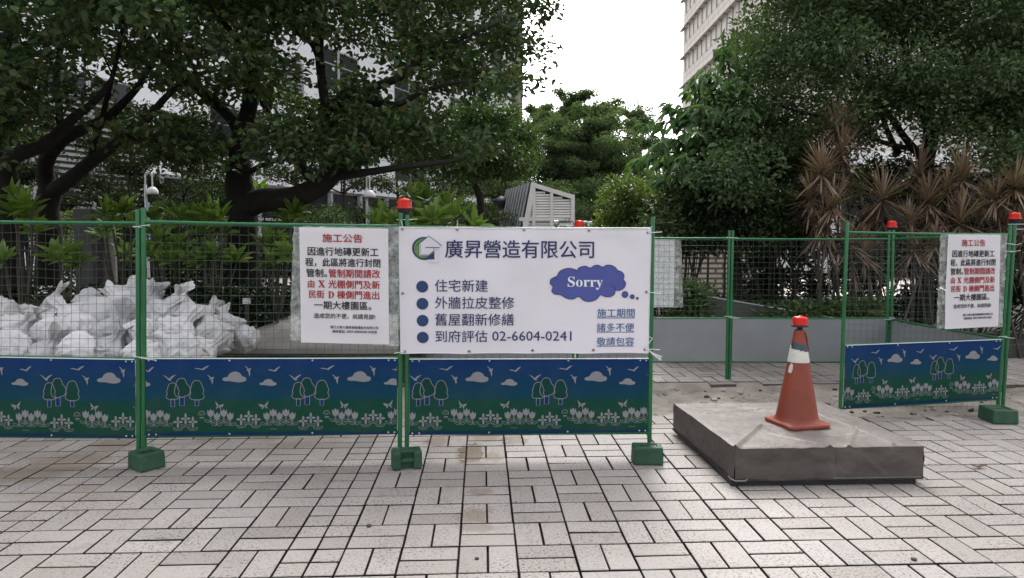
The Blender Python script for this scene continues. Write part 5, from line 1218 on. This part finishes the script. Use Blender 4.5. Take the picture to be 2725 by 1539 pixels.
# low dark filler crown under it
broad_tree('dense_tree', 'smaller dark tree filling the shade between the drooping branch and the spiky plants', None, Vector((P(2050, 600, 13).x, 13, -.09)),
           [([Vector((P(2050, 600, 13).x, 13, -.09)), (2052, 560, 13), (2045, 470, 13), (2060, 420, 13)], .11, .06), ([(2048, 480, 13), (1960, 420, 12.8), (1890, 390, 12.6)], .05, .015), ([(2052, 460, 13), (2130, 420, 12.8), (2200, 400, 12.7)], .05, .015)],
           sample([(1850, 380), (2000, 330), (2160, 350), (2260, 420), (2240, 540), (2130, 570), (1960, 590), (1830, 560), (1800, 470)], 120, (11.6, 14.2), r=random.Random(10)), .46, 150, (.10, .05), lf_dark, bark, seed=7)
cL = []
rr = random.Random(14)
# long drooping leaves hang in rows along arching shoots
def drooping_tree():
    base = Vector((P(1960, 620, 11.6).x, 11.6, -.09)); t = thing('drooping_tree', base, 'tree with long hanging light green leaves reaching over towards the sky gap', 'tree')
    mb = MB(); shoots = []
    limb(mb, [base, P(1955, 560, 11.6), P(1940, 470, 11.5), P(1945, 380, 11.4), P(1960, 250, 11.4)], .09, .03, 10, .04, 3)
    ends = [((1945, 470), (1720, 425), 11.2), ((1945, 440), (1690, 430), 10.9), ((1945, 400), (1730, 330), 11.0), ((1945, 430), (1755, 375), 10.8), ((1945, 380), (1780, 290), 11.2), ((1945, 350), (1840, 240), 11.3), ((1950, 330), (1890, 190), 11.2), ((1955, 300), (1920, 130), 11.4), ((1945, 470), (1760, 480), 10.9), ((1945, 450), (1820, 420), 10.6), ((1945, 420), (1850, 350), 10.6), ((1945, 390), (1870, 290), 10.7),
            ((1945, 480), (1800, 530), 10.9), ((1945, 460), (1860, 480), 10.5), ((1950, 400), (1980, 300), 10.7), ((1945, 430), (1900, 410), 10.4), ((1945, 470), (1930, 470), 10.4), ((1945, 440), (1960, 390), 10.5), ((1945, 480), (1905, 540), 10.6), ((1955, 320), (1960, 220), 10.8), ((1945, 400), (1800, 380), 11.0), ((1945, 420), (1775, 425), 11.3), ((1945, 350), (1810, 310), 11.3), ((1948, 310), (1990, 200), 11.2), ((1948, 300), (1850, 215), 11.0)]
    pp, dd, nn, LL, WW = [], [], [], [], []
    for (a, e, Y) in ends:
        A = P(*a, 11.4); E = P(*e, Y); mid = A.lerp(E, .55)+Vector((0, 0, .16)); o, rad = limb(mb, [A, mid, E], .022, .005, 6, .03, int(e[0]), 6)
        n = len(o)
        for i in range(2, n):
            for q in range(6):
                p = o[i].lerp(o[min(i+1, n-1)], rr.random()) + Vector((rr.gauss(0, .07), rr.gauss(0, .09), rr.gauss(0, .04))); s_ = (E-A).normalized()
                d = Vector((s_.x*.6+rr.gauss(0, .5), s_.y*.3+rr.gauss(0, .5), -.55+rr.gauss(0, .35))); pp.append(tuple(p)); dd.append(tuple(d)); nn.append((rr.gauss(0, .5)-.2, -.55+rr.gauss(0, .3), .75)); LL.append(.22*rr.uniform(.65, 1.25)); WW.append(.078*rr.uniform(.8, 1.2))
    mb.build('trunk', barkgrey, t)
    V, F = leaf_arrays(np.array(pp), np.array(dd), np.array(nn), np.array(LL), np.array(WW), .12, .30, .42); bulk('crown', V, F, lf_long, t)
drooping_tree()
# ---- bright bush and hedges
def leaf_mass(name, label, cat, centers, rad, per, leaf, mat, base, group=None, flat=.8, stems=None, up=.9, out=.8, kind=None):
    t = thing(name, base, label, cat, group)
    if kind: t['kind'] = kind
    mb = MB(); b0 = Vector(base); r = random.Random(len(centers))
    for c in centers[::stems or 3]:
        c = Vector(c); q = Vector((b0.x+(c.x-b0.x)*.55, b0.y+(c.y-b0.y)*.55, b0.z)); mb.tube([q, q.lerp(c, .5)+Vector((r.uniform(-.05, .05), r.uniform(-.05, .05), .03)), c], [.016, .011, .004], 5, cap=False)
    mb.build('stem', bark, t)
    cc = np.array([tuple(c) for c in centers]); p, d, n_, L, W = clump_leaves(cc, rad*rng.uniform(.7, 1.3, len(cc)), per, leaf[0], leaf[1], r, flat, up, .15, out)
    keep = p[:, 2] > -.05; p, d, n_, L, W = p[keep], d[keep], n_[keep], L[keep], W[keep]
    V, F = leaf_arrays(p, d, n_, L, W, wide=.5); bulk('foliage', V, F, mat, t); return t
leaf_mass('bright_bush', 'bright yellow green bush behind the banner post', 'bush', sample([(1595, 600), (1610, 520), (1660, 485), (1720, 500), (1760, 540), (1780, 620), (1760, 680), (1600, 680)], 60, (12.2, 13.8), r=random.Random(15)), .30, 190, (.10, .042), lf_light, (P(1680, 640, 13).x, 13, -.09))
leaf_mass('dark_bush', 'dark bush at the foot of the tall hedge below the drooping leaves', 'bush', sample([(1700, 560), (1800, 520), (1900, 520), (1900, 620), (1800, 640), (1700, 640)], 34, (12.5, 14), r=random.Random(16)), .34, 150, (.08, .038), lf_dense, (P(1800, 640, 13).x, 13.2, -.09))
# tall hedge: a row of thin-trunked little trees
for k, px in enumerate((1765, 1815, 1862, 1905, 1950, 2000, 2060, 2130)):
    r = random.Random(50+k); Y = 10.9 + .15*(k % 3); b_ = Vector((P(px, 760, Y).x, Y, -.09)); t = thing('hedge_tree', b_, f'{["slim", "thin-stemmed"][k % 2]} hedge tree in the row before the brick wall, {ORD[k]} from the banner', 'tree', 'thin trunked hedge trees in a row')
    mb = MB()
    for q in range(r.randint(2, 4)):
        s_ = Vector((r.uniform(-.14, .14), r.uniform(-.1, .1), 0)); limb(mb, [b_+s_, b_+s_*1.6+Vector((r.uniform(-.08, .08), 0, .8)), b_+s_*2.4+Vector((r.uniform(-.12, .12), 0, 1.5)), b_+s_*3+Vector((r.uniform(-.2, .2), 0, 2.3))], r.uniform(.018, .038), .010, 6, .06, k*5+q)
    mb.build('trunk', bark, t)
    cs = [P(px+r.uniform(-45, 45), r.uniform(520, 655), Y+r.uniform(-.35, .35)) for _ in range(20)]
    cc = np.array([tuple(c) for c in cs]); p, d, n_, L, W = clump_leaves(cc, .26*np.ones(len(cc)), 110, .085, .036, r, .9, .6, .2, .7); V, F = leaf_arrays(p, d, n_, L, W); bulk('crown', V, F, lf_hedge if k % 2 else lf_dark, t)
def boxhedge(name, label, x0, x1, y0, y1, z0, z1, n, per, leaf, mat, r, cat='hedge', slope=0):
    cs = [Vector((r.uniform(x0, x1), r.uniform(y0, y1), r.uniform(z0, z1))) for _ in range(n)]
    return leaf_mass(name, label, cat, cs, .20, per, leaf, mat, ((x0+x1)/2, (y0+y1)/2, -.09), flat=.8, stems=5)
boxhedge('low_hedge', 'low leafy shrub bed behind the grey boards, around the stone wedge', P(1805, 800, 10).x, P(2290, 800, 10).x, 9.55, 11.2, .1, .62, 150, 130, (.105, .045), lf_hedge, random.Random(61))
boxhedge('low_hedge', 'lighter leafy shrubs along the front of the bed behind the orange cone', P(2010, 800, 9.5).x, P(2330, 800, 9.5).x, 9.25, 9.6, .35, .68, 60, 110, (.10, .045), lf_mid, random.Random(62))
boxhedge('low_hedge', 'pale tipped shrubs close behind the boards next to the reversed notice', P(1800, 800, 9.4).x, P(1900, 800, 9.4).x, 9.2, 9.9, .3, .95, 26, 110, (.09, .038), lf_mid, random.Random(63))
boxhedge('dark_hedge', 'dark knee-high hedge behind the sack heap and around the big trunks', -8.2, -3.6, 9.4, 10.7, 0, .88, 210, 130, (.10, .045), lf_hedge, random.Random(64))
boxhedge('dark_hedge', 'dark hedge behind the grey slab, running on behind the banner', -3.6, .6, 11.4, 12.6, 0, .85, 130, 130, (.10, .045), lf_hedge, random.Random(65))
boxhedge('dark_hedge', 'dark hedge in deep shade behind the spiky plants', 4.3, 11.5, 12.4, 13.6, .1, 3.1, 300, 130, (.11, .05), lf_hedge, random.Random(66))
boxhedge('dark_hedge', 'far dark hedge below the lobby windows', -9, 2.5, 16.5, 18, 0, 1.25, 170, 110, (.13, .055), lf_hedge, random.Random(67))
leaf_mass('round_shrub', 'round small-leaved shrub peeping over the bagged notice', 'bush', sample([(815, 600), (830, 565), (870, 552), (905, 570), (915, 620), (820, 640)], 16, (11.5, 12.4), r=random.Random(17)), .2, 170, (.05, .026), lf_mid, (P(865, 640, 12).x, 12, -.09))
leaf_mass('round_shrub', 'yellowish shrub beside the dark stone slab', 'bush', sample([(150, 560), (200, 560), (200, 640), (150, 640)], 9, (12.2, 12.8), r=random.Random(18)), .17, 120, (.06, .03), lf_light, (P(176, 640, 12.5).x, 12.5, -.09))
leaf_mass('round_shrub', 'small pinkish shrub between the leafy shrubs and the big trunk', 'bush', sample([(515, 650), (590, 640), (590, 690), (515, 690)], 10, (11.0, 11.5), r=random.Random(19)), .16, 120, (.05, .026), lf_mid, (P(550, 680, 11.2).x, 11.2, -.09))

# ---- plumeria shrubs
def plumeria(label, tips, Y, bx):
    r = random.Random(int(bx)); base = Vector((P(bx, 760, Y).x, Y, -.09)); tips = [q for i, q in enumerate(tips) if i % 4 != 3]; t = thing('plumeria_shrub', base, label, 'shrub', 'leafy shrubs with rosettes of long leaves'); mb = MB(); A = [[] for _ in range(5)]
    fork = base+Vector((r.uniform(-.1, .1), 0, .55)); mb.tube([base, base.lerp(fork, .5)+Vector((.03, 0, 0)), fork], [.035, .03, .026], 7)
    for (x, y) in tips:
        e = P(x, y+10, Y+r.uniform(-.35, .35)); m1 = fork.lerp(e, .5)+Vector(((e.x-fork.x)*.15, r.uniform(-.08, .08), -.06)); mb.tube(catmull([fork, m1, e], 4), [.022-.0010*i for i in range(9)], 6)
        k = r.randint(13, 17); tilt = R(r.uniform(5, 38)); tilt2 = R(r.uniform(-22, 22))
        for i in range(k):
            a = i*2.399+r.uniform(-.3, .3); el_ = R(78)*(1-i/k)+R(r.uniform(-10, 18)); d = Vector((math.cos(a)*math.cos(el_), math.sin(a)*math.cos(el_), math.sin(el_)))
            n_ = Vector((-math.cos(a)*math.sin(el_), -math.sin(a)*math.sin(el_), math.cos(el_))); tl = Matrix.Rotation(tilt, 3, 'X') @ Matrix.Rotation(tilt2, 3, 'Y'); d = tl @ d; n_ = tl @ n_; A[0].append(tuple(e+d*.02)); A[1].append(tuple(d)); A[2].append(tuple(n_)); A[3].append(r.uniform(.20, .33)); A[4].append(r.uniform(.072, .098))
    mb.build('stem', stemgrey, t); a = [np.array(q) for q in A]; V, F = leaf_arrays(*a, .14, .20, .45, .5); bulk('foliage', V, F, lf_plum, t)
plumeria('leafy shrub between the two dark trunks at the far end of the fence', [(47, 522), (83, 545), (85, 575), (60, 600), (100, 610), (15, 687), (38, 560)], 9.6, 60)
plumeria('low leafy shrub behind the sack heap below the dark stone slab', [(157, 681), (193, 678), (215, 700), (130, 700)], 9.5, 175)
plumeria('leafy shrub in front of the pale round post', [(278, 566), (332, 559), (272, 622), (333, 640), (350, 600), (300, 600), (345, 676), (318, 690)], 10.4, 325)
plumeria('widest leafy shrub beside the lamp post, next to the doubled posts', [(433, 560), (476, 573), (410, 580), (450, 612), (400, 677), (433, 643), (480, 653), (500, 640), (415, 620), (460, 690)], 10.2, 450)
plumeria('leafy shrub close against the big trunk', [(526, 578), (587, 578), (555, 565), (610, 570), (550, 612), (600, 612), (573, 677), (610, 684), (545, 690), (630, 690)], 10.0, 575)
plumeria('leafy shrub sitting in the fork above the thick low limb', [(684, 504), (705, 520), (672, 520)], 12.2, 690)
plumeria('leafy shrub half covered by the bagged notice', [(709, 642), (745, 687), (765, 675), (806, 575), (770, 590), (740, 640), (725, 700), (760, 720), (780, 560)], 10.1, 745)
plumeria('big leafy shrub behind the lamp on the banner corner', [(1021, 581), (1098, 525), (1138, 525), (1172, 522), (1189, 547), (1152, 577), (1215, 571), (1240, 588), (1051, 593), (1122, 585), (1187, 590), (1070, 560), (1010, 600), (1090, 600), (1260, 600)], 9.2, 1130)

# ---- spiky dracaenas
def dracaena(label, heads, Y, bx, seed):
    r = random.Random(seed); base = Vector((P(bx, 780, Y).x, Y, -.09)); t = thing('spiky_plant', base, label, 'plant', 'spiky plants with tufts of narrow reddish leaves'); mb = MB()
    A = [[] for _ in range(6)]; B = [[] for _ in range(6)]
    for (x, y, sz) in heads:
        e = P(x, y, Y+r.uniform(-.3, .3)); b0 = base+Vector((r.uniform(-.25, .25), r.uniform(-.2, .2), 0)); mid = b0.lerp(e, .55)+Vector((r.uniform(-.12, .12), 0, 0)); mb.tube(catmull([b0, mid, e], 5), [.022-.0008*i for i in range(11)], 6)
        n = int(105*sz+12)
        for i in range(n):
            f = i/n; a = r.uniform(0, 2*math.pi); el_ = math.asin(max(-.8, min(1, 1-1.62*f)))+R(r.uniform(-12, 12)); d = Vector((math.cos(a)*math.cos(el_), math.sin(a)*math.cos(el_), math.sin(el_))); up = Vector((-math.cos(a)*math.sin(el_), -math.sin(a)*math.sin(el_), math.cos(el_)+.001))
            q = e+Vector((0, 0, -.10*f)); 
            for k_, v in enumerate((tuple(q), tuple(d), tuple(up), sz*r.uniform(.38, .58), r.uniform(.016, .025), r.uniform(.02, .14)+.15*max(0, f-.6))): A[k_].append(v)
        for i in range(int(34*sz)):   # older leaves hanging below the head
            a = r.uniform(0, 2*math.pi); zz = r.uniform(.12, .55); el_ = R(r.uniform(-60, 20)); d = Vector((math.cos(a)*math.cos(el_), math.sin(a)*math.cos(el_), math.sin(el_))); up = Vector((-math.cos(a)*math.sin(el_), -math.sin(a)*math.sin(el_), math.cos(el_)+.001))
            q = e.lerp(mid, min(1, zz/max(.3, (e-mid).length)))
            for k_, v in enumerate((tuple(q), tuple(d), tuple(up), sz*r.uniform(.28, .46), r.uniform(.010, .016), r.uniform(.2, .6))): B[k_].append(v)
    mb.build('stem', stemgrey, t)
    V, F = blade_arrays(*[np.array(q) for q in A]); bulk('foliage', V, F, lf_spike, t)
    V, F = blade_arrays(*[np.array(q) for q in B]); bulk('old_foliage', V, F, lf_spike2, t)
dracaena('tallest spiky plant rising against the dense tree', [(2226, 332, 1.0), (2240, 400, .95), (2199, 470, .9)], 10.4, 2245, 71)
dracaena('spiky plant with brown tufts beside the tall hedge', [(2187, 452, .95), (2160, 520, .9), (2185, 601, 1.1), (2215, 540, .85)], 9.7, 2195, 72)
dracaena('spiky plant with a bright star of leaves over the corner lamp', [(2348, 522, 1.1), (2310, 590, .85)], 9.9, 2350, 73)
dracaena('spiky plant with upright tufts between the corner lamp and the notice', [(2444, 457, .95), (2471, 529, 1.05), (2420, 590, .9)], 10.1, 2465, 74)
dracaena('spiky plant above the smaller notice', [(2560, 467, 1.05), (2555, 584, 1.05), (2610, 540, .8), (2520, 500, .8)], 10.0, 2560, 75)
dracaena('spiky plant behind the near end lamp, cut by the picture edge', [(2704, 490, .95), (2672, 590, .95), (2735, 600, .9), (2650, 520, .8)], 9.6, 2700, 76)
dracaena('low spiky plant with pale drooping tufts behind the mesh corner', [(2300, 668, .85), (2260, 640, .8), (2430, 655, .8), (2490, 640, .7)], 9.5, 2330, 77)

# things lying on the paving
for k, (px, py, sx, mat, lab) in enumerate(((2605, 1247, .06, barkgrey, 'curled brown dead leaf on the paving before the covered box'), (1269, 1489, .012, darkstone, 'dark pebble on the paving near the bottom of the picture'), (2432, 1492, .016, darkstone, 'dark round pebble on the paving below the covered box'), (982, 1402, .016, darkstone, 'small stone on the paving before the handled base'))):
    q = G(px, py); mb = MB(); n = 10
    if k == 0:
        vs = [q+Vector((sx*(i/4-1)*1.0, .02*math.sin(i/8*math.pi)*s_, .006+.02*abs(i/4-1)+.008*abs(s_))) for i in range(9) for s_ in (-1, 0, 1)]; mb.add(vs, [(i*3+j, i*3+j+1, i*3+4+j, i*3+3+j) for i in range(8) for j in range(2)]); tag(mb.build('dead_leaf', pm('dead_leaf', (.14, .06, .03), .7, .2)), lab, 'leaf')
    else:
        mb.lathe([(sx*.6, 0), (sx, sx*.35), (sx*.8, sx*.8), (sx*.2, sx*1.0)], q, 9); tag(mb.build('pebble', mat), lab, 'pebble')
